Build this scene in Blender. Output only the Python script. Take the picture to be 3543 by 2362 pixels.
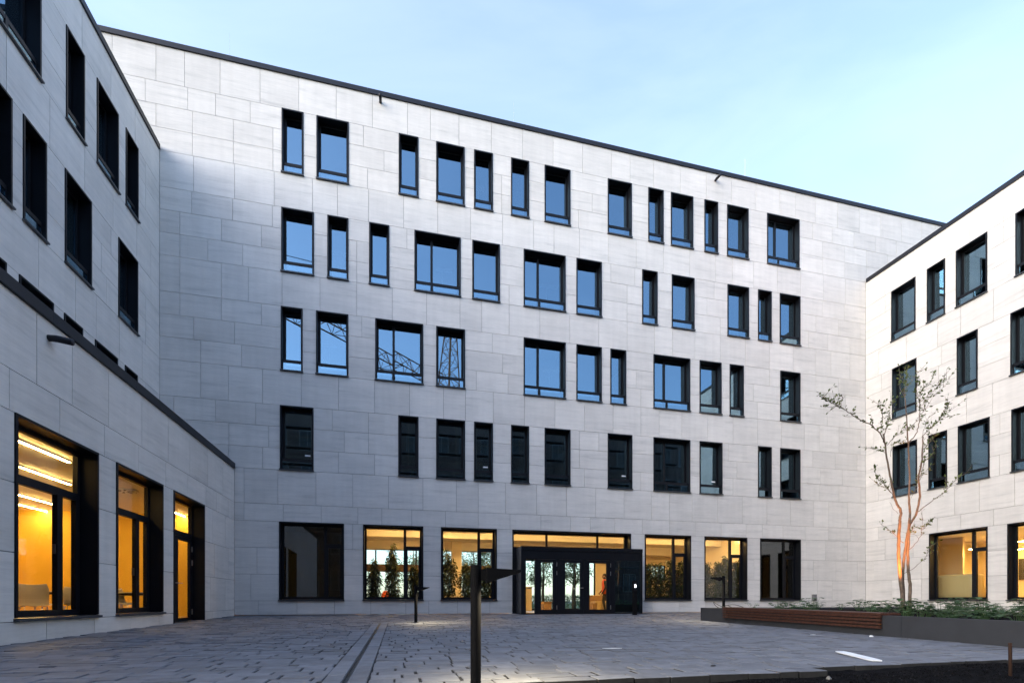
import bpy, math, random
from mathutils import Vector, Matrix
random.seed(11)
R = math.radians
sc = bpy.context.scene
col = sc.collection
for o in list(bpy.data.objects):
    bpy.data.objects.remove(o)

# ------------------------------------------------------------------ camera
F = 1673.0            # focal length in photo pixels (17 mm on 36 mm)
CX, HY = 1771.5, 2077.0
ZC = 0.52             # eye height over the threshold level
cam_d = bpy.data.cameras.new('camera')
cam_d.sensor_width = 36.0
cam_d.lens = F / 3543.0 * 36.0
cam_d.shift_y = (HY - 1181.0) / 3543.0
cam_d.clip_start = 0.05
cam_d.clip_end = 3000
cam = bpy.data.objects.new('camera', cam_d)
col.objects.link(cam)
cam.location = (0, 0, ZC)
cam.rotation_euler = (R(90), 0, 0)
sc.camera = cam

# ------------------------------------------------------------------ sky, sun, exposure
SUN_EL, SUN_AZ = R(27), R(230)        # azimuth clockwise from +Y: behind-left of the camera
w = bpy.data.worlds.new('World')
sc.world = w
w.use_nodes = True
nt = w.node_tree
nt.nodes.clear()
sky = nt.nodes.new('ShaderNodeTexSky')
sky.sky_type = 'NISHITA'
sky.sun_disc = False
sky.sun_elevation = SUN_EL
sky.sun_rotation = SUN_AZ
sky.altitude = 100
sky.air_density = 1.1
sky.dust_density = 1.5
sky.ozone_density = 2.0
# thin high cloud, the same all round the sky
tc = nt.nodes.new('ShaderNodeTexCoord')
mp = nt.nodes.new('ShaderNodeMapping')
mp.inputs['Scale'].default_value = (1.0, 1.6, 4.5)
mp.inputs['Rotation'].default_value = (0.2, 0.15, 0.5)
nz = nt.nodes.new('ShaderNodeTexNoise')
nz.inputs['Scale'].default_value = 1.7
nz.inputs['Detail'].default_value = 7
nz.inputs['Roughness'].default_value = 0.55
nz.inputs['Distortion'].default_value = 0.6
cr = nt.nodes.new('ShaderNodeValToRGB')
cr.color_ramp.elements[0].position = 0.42
cr.color_ramp.elements[0].color = (0.035, 0.035, 0.035, 1)
cr.color_ramp.elements[1].position = 0.80
cr.color_ramp.elements[1].color = (0.075, 0.075, 0.075, 1)
mix = nt.nodes.new('ShaderNodeMixRGB')
mix.inputs[2].default_value = (9.4, 8.9, 9.8, 1)
bg = nt.nodes.new('ShaderNodeBackground')
bg.inputs['Strength'].default_value = 0.15
out = nt.nodes.new('ShaderNodeOutputWorld')
L = nt.links.new
L(tc.outputs['Generated'], mp.inputs[0]); L(mp.outputs[0], nz.inputs['Vector'])
L(nz.outputs['Fac'], cr.inputs[0]); L(cr.outputs[0], mix.inputs[0])
tint = nt.nodes.new('ShaderNodeMixRGB'); tint.blend_type = 'MULTIPLY'; tint.inputs[0].default_value = 1.0
tint.inputs[2].default_value = (0.98, 1.01, 1.05, 1)
L(sky.outputs[0], tint.inputs[1]); L(tint.outputs[0], mix.inputs[1]); L(mix.outputs[0], bg.inputs[0]); L(bg.outputs[0], out.inputs[0])

sun_d = bpy.data.lights.new('sun', 'SUN')
sun_d.energy = 0.5
sun_d.angle = R(58)
sun_d.color = (1.0, 0.85, 0.66)
sun = bpy.data.objects.new('sun', sun_d)
col.objects.link(sun)
sdir = Vector((math.sin(SUN_AZ) * math.cos(SUN_EL), math.cos(SUN_AZ) * math.cos(SUN_EL), math.sin(SUN_EL)))
sun.rotation_euler = sdir.to_track_quat('Z', 'Y').to_euler()

sc.view_settings.view_transform = 'Standard'
sc.view_settings.look = 'None'
sc.view_settings.gamma = 1.0
sc.view_settings.use_curve_mapping = False
sc.view_settings.exposure = 1.78
sc.cycles.use_denoising = True
sc.cycles.max_bounces = 10
sc.cycles.transparent_max_bounces = 24
sc.cycles.sample_clamp_indirect = 6.0
sc.cycles.caustics_reflective = False
sc.cycles.caustics_refractive = False

# ------------------------------------------------------------------ helpers
class MB:
    def __init__(s):
        s.v = []; s.f = []; s.t = []; s.tone = None
    def _f(s, *idx):
        s.f.append(idx); s.t.append(s.tone if s.tone is not None else 0.5)
    def box(s, x0, x1, y0, y1, z0, z1):
        b = len(s.v)
        s.v += [(x0, y0, z0), (x1, y0, z0), (x1, y1, z0), (x0, y1, z0), (x0, y0, z1), (x1, y0, z1), (x1, y1, z1), (x0, y1, z1)]
        for q in ((0, 3, 2, 1), (4, 5, 6, 7), (0, 1, 5, 4), (1, 2, 6, 5), (2, 3, 7, 6), (3, 0, 4, 7)):
            s._f(*[b + i for i in q])
        return s
    def hexa(s, bot, top):                       # bot/top: four points each, counter-clockwise from above
        b = len(s.v)
        s.v += [tuple(p) for p in bot] + [tuple(p) for p in top]
        for q in ((0, 3, 2, 1), (4, 5, 6, 7), (0, 1, 5, 4), (1, 2, 6, 5), (2, 3, 7, 6), (3, 0, 4, 7)):
            s._f(*[b + i for i in q])
        return s
    def slab(s, x0, x1, y0, y1, z0, z1, c=0.006):  # box with a chamfered top edge
        b = len(s.v)
        s.v += [(x0, y0, z0), (x1, y0, z0), (x1, y1, z0), (x0, y1, z0),
                (x0, y0, z1 - c), (x1, y0, z1 - c), (x1, y1, z1 - c), (x0, y1, z1 - c),
                (x0 + c, y0 + c, z1), (x1 - c, y0 + c, z1), (x1 - c, y1 - c, z1), (x0 + c, y1 - c, z1)]
        for k in (0, 4):
            for i in range(4):
                j = (i + 1) % 4
                s._f(b + k + i, b + k + j, b + k + 4 + j, b + k + 4 + i)
        s._f(b + 8, b + 9, b + 10, b + 11)
        return s
    def poly(s, pts):
        b = len(s.v); s.v += [tuple(p) for p in pts]; s._f(*range(b, b + len(pts)))
        return s
    def tube(s, pts, rad, n=8, cap=True):
        pts = [Vector(p) for p in pts]
        if not hasattr(rad, '__len__'):
            rad = [rad] * len(pts)
        b0 = len(s.v); up = None
        for i, p in enumerate(pts):
            d = (pts[min(i + 1, len(pts) - 1)] - pts[max(i - 1, 0)])
            if d.length < 1e-9: d = Vector((0, 0, 1))
            d.normalize()
            if up is None:
                up = Vector((1, 0, 0)) if abs(d.x) < 0.8 else Vector((0, 1, 0))
            a = (up - d * up.dot(d))
            if a.length < 1e-6: a = d.orthogonal()
            a.normalize(); up = a; c = d.cross(a)
            for k in range(n):
                t = 2 * math.pi * k / n
                q = p + (a * math.cos(t) + c * math.sin(t)) * rad[i]
                s.v.append(tuple(q))
        for i in range(len(pts) - 1):
            for k in range(n):
                k2 = (k + 1) % n
                s._f(b0 + i * n + k, b0 + i * n + k2, b0 + (i + 1) * n + k2, b0 + (i + 1) * n + k)
        if cap:
            s._f(*[b0 + k for k in reversed(range(n))])
            e = b0 + (len(pts) - 1) * n
            s._f(*[e + k for k in range(n)])
        return s
    def loft(s, rings, cap=True):
        b = len(s.v); n = len(rings[0])
        for r in rings: s.v += [tuple(p) for p in r]
        for i in range(len(rings) - 1):
            for k in range(n):
                k2 = (k + 1) % n
                s._f(b + i * n + k, b + i * n + k2, b + (i + 1) * n + k2, b + (i + 1) * n + k)
        if cap:
            s._f(*[b + k for k in reversed(range(n))])
            e = b + (len(rings) - 1) * n
            s._f(*[e + k for k in range(n)])
        return s
    def mesh(s, name, mat, smooth=False):
        me = bpy.data.meshes.new(name)
        me.from_pydata(s.v, [], s.f)
        a = me.attributes.new('tone', 'FLOAT', 'FACE')
        a.data.foreach_set('value', s.t)
        if smooth:
            me.polygons.foreach_set('use_smooth', [True] * len(me.polygons))
        if mat: me.materials.append(mat)
        return me

def link(name, data, parent=None):
    o = bpy.data.objects.new(name, data)
    col.objects.link(o)
    if parent is not None: o.parent = parent
    return o
def obj(name, mb, mat, parent=None, smooth=False, **tags):
    me = mb.mesh(name, mat, smooth) if isinstance(mb, MB) else mb
    o = link(name, me, parent)
    return tag(o, **tags)
def tag(o, label=None, cat=None, group=None, kind=None):
    if label: o['label'] = label
    if cat: o['category'] = cat
    if group: o['group'] = group
    if kind: o['kind'] = kind
    return o
def thing(name, label, cat, loc=(0, 0, 0), rz=0.0, group=None):
    o = link(name, None)
    o.empty_display_size = 0.2
    o.location = loc; o.rotation_euler = (0, 0, rz)
    return tag(o, label, cat, group)
def copy_tree(o, parent=None):
    c = o.copy(); col.objects.link(c); c.parent = parent
    for ch in [x for x in o.children]:
        copy_tree(ch, c)
    return c

# ------------------------------------------------------------------ materials
def newmat(name):
    m = bpy.data.materials.new(name); m.use_nodes = True
    n = m.node_tree; b = n.nodes['Principled BSDF']
    return m, n, b
def setc(b, c, rough=0.6, metal=0.0, spec=None):
    b.inputs['Base Color'].default_value = (*c, 1); b.inputs['Roughness'].default_value = rough
    b.inputs['Metallic'].default_value = metal
    if spec is not None: b.inputs['Specular IOR Level'].default_value = spec
def plain(name, c, rough=0.6, metal=0.0, var=0.12, scale=6.0, bump=0.0, stretch=(1, 1, 1), spec=None, tonevar=0.0):
    """base colour varied by noise, optional fine bump"""
    m, n, b = newmat(name); setc(b, c, rough, metal, spec)
    t = n.nodes.new('ShaderNodeTexCoord'); mp = n.nodes.new('ShaderNodeMapping'); mp.inputs['Scale'].default_value = stretch
    nz = n.nodes.new('ShaderNodeTexNoise'); nz.inputs['Scale'].default_value = scale; nz.inputs['Detail'].default_value = 5
    n.links.new(t.outputs['Object'], mp.inputs[0]); n.links.new(mp.outputs[0], nz.inputs['Vector'])
    r = n.nodes.new('ShaderNodeValToRGB')
    r.color_ramp.elements[0].position = 0.3; r.color_ramp.elements[1].position = 0.7
    r.color_ramp.elements[0].color = (*[x * (1 - var) for x in c], 1); r.color_ramp.elements[1].color = (*[min(1, x * (1 + var)) for x in c], 1)
    n.links.new(nz.outputs['Fac'], r.inputs[0])
    last = r.outputs[0]
    if tonevar:
        at = n.nodes.new('ShaderNodeAttribute'); at.attribute_name = 'tone'
        mr = n.nodes.new('ShaderNodeMapRange'); mr.inputs[3].default_value = 1 - tonevar; mr.inputs[4].default_value = 1 + tonevar
        n.links.new(at.outputs['Fac'], mr.inputs[0])
        mu = n.nodes.new('ShaderNodeVectorMath'); mu.operation = 'SCALE'
        n.links.new(last, mu.inputs[0]); n.links.new(mr.outputs[0], mu.inputs['Scale']); last = mu.outputs[0]
    n.links.new(last, b.inputs['Base Color'])
    if bump:
        nb = n.nodes.new('ShaderNodeTexNoise'); nb.inputs['Scale'].default_value = scale * 12; nb.inputs['Detail'].default_value = 4
        n.links.new(t.outputs['Object'], nb.inputs['Vector'])
        bp = n.nodes.new('ShaderNodeBump'); bp.inputs['Strength'].default_value = bump; bp.inputs['Distance'].default_value = 0.01
        n.links.new(nb.outputs['Fac'], bp.inputs['Height']); n.links.new(bp.outputs[0], b.inputs['Normal'])
    return m
def emit(name, c, s):
    m = bpy.data.materials.new(name); m.use_nodes = True; n = m.node_tree; n.nodes.clear()
    e = n.nodes.new('ShaderNodeEmission'); e.inputs[0].default_value = (*c, 1); e.inputs[1].default_value = s
    o = n.nodes.new('ShaderNodeOutputMaterial'); n.links.new(e.outputs[0], o.inputs[0])
    return m
def stone_mat():
    m, n, b = newmat('limestone'); b.inputs['Roughness'].default_value = 0.72; b.inputs['Specular IOR Level'].default_value = 0.25
    t = n.nodes.new('ShaderNodeTexCoord'); at = n.nodes.new('ShaderNodeAttribute'); at.attribute_name = 'tone'
    off = n.nodes.new('ShaderNodeVectorMath'); off.operation = 'SCALE'; off.inputs[0].default_value = (31.0, 17.0, 53.0)
    n.links.new(at.outputs['Fac'], off.inputs['Scale'])
    ad = n.nodes.new('ShaderNodeVectorMath'); ad.operation = 'ADD'
    n.links.new(t.outputs['Object'], ad.inputs[0]); n.links.new(off.outputs[0], ad.inputs[1])
    def noise(scl, sc_, det, rough=0.55, dist=0.0):
        mp = n.nodes.new('ShaderNodeMapping'); mp.inputs['Scale'].default_value = scl
        nz = n.nodes.new('ShaderNodeTexNoise'); nz.inputs['Scale'].default_value = sc_; nz.inputs['Detail'].default_value = det
        nz.inputs['Roughness'].default_value = rough; nz.inputs['Distortion'].default_value = dist
        n.links.new(ad.outputs[0], mp.inputs[0]); n.links.new(mp.outputs[0], nz.inputs['Vector']); return nz.outputs['Fac']
    bands = noise((0.35, 1, 4.5), 1.6, 6, 0.62, 0.5)
    fine = noise((2.5, 3, 26), 2.0, 4, 0.6)
    cloud = noise((0.8, 1, 1.2), 1.1, 4)
    r1 = n.nodes.new('ShaderNodeValToRGB')
    e = r1.color_ramp.elements
    e[0].position = 0.28; e[0].color = (0.505, 0.49, 0.468, 1); e[1].position = 0.58; e[1].color = (0.645, 0.62, 0.588, 1)
    x = e.new(0.42); x.color = (0.605, 0.584, 0.555, 1); x = e.new(0.8); x.color = (0.67, 0.642, 0.604, 1)
    n.links.new(bands, r1.inputs[0])
    def mulr(fac, lo, hi, colsock, a=0.3, c=0.7):
        mr = n.nodes.new('ShaderNodeMapRange'); mr.inputs[1].default_value = a; mr.inputs[2].default_value = c
        mr.inputs[3].default_value = lo; mr.inputs[4].default_value = hi
        n.links.new(fac, mr.inputs[0])
        v = n.nodes.new('ShaderNodeVectorMath'); v.operation = 'SCALE'
        n.links.new(colsock, v.inputs[0]); n.links.new(mr.outputs[0], v.inputs['Scale']); return v.outputs[0]
    c = mulr(fine, 0.95, 1.04, r1.outputs[0]); c = mulr(cloud, 0.95, 1.05, c); c = mulr(at.outputs['Fac'], 0.945, 1.045, c, 0, 1); c = mulr(noise((5.0, 1, 0.22), 1.0, 3), 0.965, 1.025, c)
    n.links.new(c, b.inputs['Base Color'])
    bp = n.nodes.new('ShaderNodeBump'); bp.inputs['Strength'].default_value = 0.12; bp.inputs['Distance'].default_value = 0.004
    n.links.new(fine, bp.inputs['Height']); n.links.new(bp.outputs[0], b.inputs['Normal'])
    return m
def glass_mat(name, base, tint, refl=(0.9, 0.95, 1.0), rough=0.0):
    m = bpy.data.materials.new(name); m.use_nodes = True; n = m.node_tree; n.nodes.clear()
    tr = n.nodes.new('ShaderNodeBsdfTransparent'); tr.inputs[0].default_value = (*tint, 1)
    gl = n.nodes.new('ShaderNodeBsdfGlossy'); gl.inputs['Roughness'].default_value = rough; gl.inputs[0].default_value = (*refl, 1)
    fr = n.nodes.new('ShaderNodeLayerWeight'); fr.inputs[0].default_value = 0.5
    pw = n.nodes.new('ShaderNodeMath'); pw.operation = 'POWER'; pw.inputs[1].default_value = 5.0
    n.links.new(fr.outputs['Facing'], pw.inputs[0])
    mr = n.nodes.new('ShaderNodeMapRange'); mr.inputs[1].default_value = 0.0; mr.inputs[2].default_value = 1.0
    mr.inputs[3].default_value = base; mr.inputs[4].default_value = 1.0
    n.links.new(pw.outputs[0], mr.inputs[0])
    mx = n.nodes.new('ShaderNodeMixShader'); o = n.nodes.new('ShaderNodeOutputMaterial')
    n.links.new(mr.outputs[0], mx.inputs[0]); n.links.new(tr.outputs[0], mx.inputs[1]); n.links.new(gl.outputs[0], mx.inputs[2])
    n.links.new(mx.outputs[0], o.inputs[0])
    return m
def leaf_mat(name, c, c2):
    m, n, b = newmat(name); setc(b, c, 0.5)
    at = n.nodes.new('ShaderNodeAttribute'); at.attribute_name = 'tone'
    mx = n.nodes.new('ShaderNodeMixRGB'); mx.inputs[1].default_value = (*c, 1); mx.inputs[2].default_value = (*c2, 1)
    n.links.new(at.outputs['Fac'], mx.inputs[0]); n.links.new(mx.outputs[0], b.inputs['Base Color'])
    tl = n.nodes.new('ShaderNodeBsdfTranslucent'); n.links.new(mx.outputs[0], tl.inputs[0])
    ms = n.nodes.new('ShaderNodeMixShader'); ms.inputs[0].default_value = 0.3
    o = n.nodes['Material Output']
    n.links.new(b.outputs[0], ms.inputs[1]); n.links.new(tl.outputs[0], ms.inputs[2]); n.links.new(ms.outputs[0], o.inputs[0])
    return m
M = dict(
    stone=stone_mat(),
    core=plain('joint_backing', (0.17, 0.165, 0.16), 0.9),
    black=plain('black_aluminium', (0.005, 0.006, 0.009), 0.45, 0.0, 0.15, 3, spec=0.22),
    coping=plain('anthracite_coping', (0.012, 0.013, 0.018), 0.45, 0.0, 0.2, 2, spec=0.3),
    sill=plain('dark_sill', (0.04, 0.044, 0.052), 0.35, 0.2, 0.15, 5),
    glass=glass_mat('coated_glass', 0.26, (0.50, 0.56, 0.56), (0.52, 0.79, 1.0)),
    dimglass=glass_mat('tinted_glass', 0.10, (0.40, 0.44, 0.45)),
    clear=glass_mat('clear_glass', 0.028, (0.90, 0.93, 0.92)),
    plaster=plain('plaster', (0.62, 0.60, 0.56), 0.8, 0, 0.04, 2),
    dimwall=plain('office_wall', (0.30, 0.31, 0.31), 0.8, 0, 0.06, 1.5),
    cream=plain('cream_wall', (0.70, 0.60, 0.44), 0.8, 0, 0.05, 1.5),
    yellow=plain('yellow_wall', (0.80, 0.53, 0.09), 0.8, 0, 0.05, 1.5),
    floorw=plain('pale_floor', (0.42, 0.33, 0.22), 0.35, 0, 0.12, 3),
    ceil=plain('ceiling_board', (0.72, 0.66, 0.56), 0.85, 0, 0.03, 1),
    brownband=plain('brown_panel', (0.10, 0.05, 0.03), 0.5, 0, 0.15, 3),
    strip=emit('strip_glow', (1.0, 0.60, 0.19), 66.0),
    strip_r=emit('strip_glow_soft', (1.0, 0.56, 0.15), 125.0),
    spotglow=emit('downlight_glow', (1.0, 0.58, 0.20), 330.0),
    lens=emit('lamp_lens', (1.0, 0.90, 0.68), 5.0),
    screen=emit('intercom_screen', (0.85, 0.92, 1.0), 2.2),
    bollard=plain('bollard_paint', (0.004, 0.004, 0.005), 0.75, 0.0, 0.2, 8, spec=0.12),
    paver=plain('concrete_paver', (0.140, 0.148, 0.166), 0.72, 0, 0.16, 7, bump=0.35, tonevar=0.16),
    joint=plain('joint_sand_edge_shade', (0.02, 0.02, 0.02), 0.95, 0, 0.3, 10),
    drain=plain('drain_steel', (0.02, 0.02, 0.022), 0.45, 0.5),
    soil=plain('dark_soil', (0.006, 0.006, 0.007), 1.0, 0, 0.5, 18, bump=1.0, spec=0.05),
    pebble=plain('pebble', (0.016, 0.016, 0.018), 1.0, 0, 0.4, 20, tonevar=0.9, spec=0.05),
    concrete=plain('planter_concrete', (0.026, 0.029, 0.036), 0.8, 0, 0.15, 3, bump=0.15),
    wood=plain('bench_wood', (0.055, 0.019, 0.010), 0.55, 0, 0.45, 2.2, bump=0.15, stretch=(1.0, 9, 9)),
    bark=plain('tree_bark', (0.15, 0.11, 0.08), 0.85, 0, 0.3, 14, bump=0.5),
    leaf=leaf_mat('ground_leaf', (0.030, 0.078, 0.026), (0.075, 0.15, 0.05)),
    tleaf=leaf_mat('tree_leaf', (0.07, 0.105, 0.025), (0.14, 0.17, 0.045)),
    ileaf=leaf_mat('indoor_leaf', (0.022, 0.032, 0.007), (0.085, 0.095, 0.016)),
    fleaf=leaf_mat('far_leaf', (0.05, 0.09, 0.03), (0.11, 0.17, 0.05)),
    white=plain('white_plastic', (0.72, 0.72, 0.70), 0.4, 0, 0.03),
    board=plain('white_board', (0.80, 0.83, 0.86), 0.5, 0, 0.04),
    steel=plain('steel', (0.55, 0.55, 0.55), 0.3, 0.9, 0.05),
    rust=plain('rusty_steel', (0.035, 0.016, 0.010), 0.8, 0.2, 0.3, 12),
    table=plain('table_top', (0.60, 0.55, 0.45), 0.4, 0, 0.05),
    dark=plain('dark_furniture', (0.03, 0.028, 0.026), 0.5, 0, 0.2),
    carton=plain('cardboard', (0.36, 0.22, 0.11), 0.8, 0, 0.1),
    skin=plain('skin', (0.42, 0.25, 0.17), 0.6, 0, 0.05),
    hair=plain('hair', (0.02, 0.015, 0.012), 0.6),
    vest=plain('orange_vest', (0.75, 0.10, 0.02), 0.6, 0, 0.1),
    trousers=plain('dark_trousers', (0.02, 0.022, 0.03), 0.8),
    lawn=plain('lawn', (0.06, 0.10, 0.03), 0.9, 0, 0.3, 1.5),
    earth=plain('ground_earth', (0.10, 0.10, 0.10), 0.95, 0, 0.2, 0.4),
    brick=plain('dark_brick', (0.085, 0.06, 0.05), 0.85, 0, 0.3, 1.2),
    crane=plain('crane_paint', (0.28, 0.10, 0.02), 0.6, 0, 0.2, 1),
    meter=plain('meter_box_grey', (0.15, 0.15, 0.15), 0.6),
)
def film_mat():
    m, n, b = newmat('plastic_film'); setc(b, (0.74, 0.55, 0.27), 0.25)
    b.inputs['Alpha'].default_value = 0.8
    return m
M['film'] = film_mat()
def shell_mat():
    m, n, b = newmat('white_shell'); setc(b, (0.74, 0.72, 0.66), 0.4)
    tl = n.nodes.new('ShaderNodeBsdfTranslucent'); tl.inputs[0].default_value = (0.74, 0.70, 0.60, 1)
    ms = n.nodes.new('ShaderNodeMixShader'); ms.inputs[0].default_value = 0.55
    n.links.new(b.outputs[0], ms.inputs[1]); n.links.new(tl.outputs[0], ms.inputs[2]); n.links.new(ms.outputs[0], n.nodes['Material Output'].inputs[0])
    return m
M['shell'] = shell_mat()

# ------------------------------------------------------------------ geometry of the court
VM = 8855.0     # vanishing point of the main facade's horizontals
VW = 1383.0     # vanishing point of the wings' horizontals
D0 = 19.3
def unit(x, y):
    l = math.hypot(x, y); return (x / l, y / l)
MD = unit((VM - CX) / F, 1.0)           # along the main facade, to the right
WD = unit((VW - CX) / F, 1.0)           # along the wings, away from the camera
RD = (-WD[0], -WD[1])
class Wall:
    """local x along the wall, local y into the building, z up"""
    def __init__(s, o, d):
        s.o = o; s.d = d; s.i = (-d[1], d[0]); s.rz = math.atan2(d[1], d[0])
    def px(s, px, off=0.0):               # local x where the view column px meets the plane y = off
        k = (px - CX) / F
        ox = s.o[0] + s.i[0] * off; oy = s.o[1] + s.i[1] * off
        return (k * oy - ox) / (s.d[0] - k * s.d[1])
    def world(s, u, y):
        return (s.o[0] + s.d[0] * u + s.i[0] * y, s.o[1] + s.d[1] * u + s.i[1] * y)
    def z(s, px, py, off=0.0):
        X, Y = s.world(s.px(px, off), off); return ZC + (HY - py) / F * Y
main_w = Wall((0.0, D0), MD)
def main_pt(px):
    u = main_w.px(px); return main_w.world(u, 0)
left_w = Wall(main_pt(552), WD)          # x negative towards the camera
annex_w = Wall(main_pt(811), WD)
right_w = Wall(main_pt(2995), RD)        # x positive towards the camera
def uv(X, Y):                            # court frame: u along the facade, v out from it
    rx, ry = X, Y - D0
    return rx * MD[0] + ry * MD[1], rx * MD[1] - ry * MD[0]
def from_uv(u, v):
    return u * MD[0] + v * MD[1], D0 + u * MD[1] - v * MD[0]
SLOPE = 0.012
def gz(X, Y):
    return -SLOPE * max(0.0, uv(X, Y)[1])
def ground_px(px, py):
    Y = 8.0
    for _ in range(40):
        X = (px - CX) / F * Y
        Y = (ZC - gz(X, Y)) * F / (py - HY)
    return (px - CX) / F * Y, Y
def at_depth(px, py, Y):
    return ((px - CX) / F * Y, Y, ZC + (HY - py) / F * Y)

ROWS = [(5.21, 7.53), (8.76, 11.08), (12.31, 14.63), (15.86, 18.18)]
GF = (0.52, 3.36)
def courses(zmax, top=None):
    c = [(0.02, 0.52), (0.52, 1.467), (1.467, 2.413), (2.413, 3.36), (3.36, 3.98), (3.98, 5.21)]
    for a, b in ROWS:
        h = (b - a) / 3
        c += [(a, a + h), (a + h, a + 2 * h), (a + 2 * h, b), (b, b + 1.23)]
    c = [x for x in c if x[0] < zmax - 0.1]
    c[-1] = (c[-1][0], zmax)
    return c
def subtract(a, b, holes):
    segs = [(a, b)]
    for h0, h1 in holes:
        n = []
        for s0, s1 in segs:
            if h1 <= s0 or h0 >= s1: n.append((s0, s1)); continue
            if h0 > s0: n.append((s0, h0))
            if h1 < s1: n.append((h1, s1))
        segs = n
    return [s for s in segs if s[1] - s[0] > 0.02]

GAP = 0.0055
def clad(bld, wall, crs, ranges, holes, seed, maxn=300, zlow=None):
    """stone panels and the core wall behind them. holes: (u0,u1,z0,z1); ranges(z0,z1) -> (a,b)"""
    rnd = random.Random(seed)
    pieces = []; core = MB()
    widths = [1.28, 1.28, 1.28, 0.86, 1.10, 1.28, 1.28]
    for ci, (z0, z1) in enumerate(crs):
        a, b = ranges(z0, z1)
        hs = [(h[0], h[1]) for h in holes if h[2] < z1 - 0.02 and h[3] > z0 + 0.02]
        segs = subtract(a, b, hs)
        for s0, s1 in segs:
            core.box(s0, s1, 0.034, 0.36, z0, z1)
        # joints of this course
        x = math.floor(a) - rnd.choice([0.0, 0.64, 0.32, 0.86]) ; js = []
        k = rnd.randrange(7)
        while x < b:
            js.append(x); x += widths[k % 7]; k += 1
        for s0, s1 in segs:
            cut = [s0] + [j for j in js if s0 + 0.28 < j < s1 - 0.28] + [s1]
            for p0, p1 in zip(cut, cut[1:]):
                pieces.append((p0, p1, z0, z1))
    def vis(p):
        X, Y = wall.world((p[0] + p[1]) / 2, 0)
        px = CX + F * X / max(Y, 0.5)
        pyb = HY - F * (p[3] - ZC) / max(Y, .5); pyt = HY - F * (p[2] - ZC) / max(Y, .5)
        inside = Y > 1 and -300 < px < 3850 and pyt > -50 and pyb < 2400
        return (1e3 if inside else 1.0) * (p[1] - p[0]) * (p[3] - p[2]) / (Y * Y)
    pieces.sort(key=vis, reverse=True)
    rest = MB()
    for i, (p0, p1, z0, z1) in enumerate(pieces):
        mb = MB() if i < maxn else rest
        mb.tone = rnd.random()
        d = rnd.uniform(-0.0015, 0.0015)
        mb.box(p0 + GAP, p1 - GAP, d, 0.03, z0 + GAP, z1 - GAP)
        if i < maxn: obj('stone_panel', mb, M['stone'], bld)
    if rest.v: obj('stone_panel_field', rest, M['stone'], bld, kind='stuff')
    obj('core_wall', core, M['core'], bld)

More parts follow.
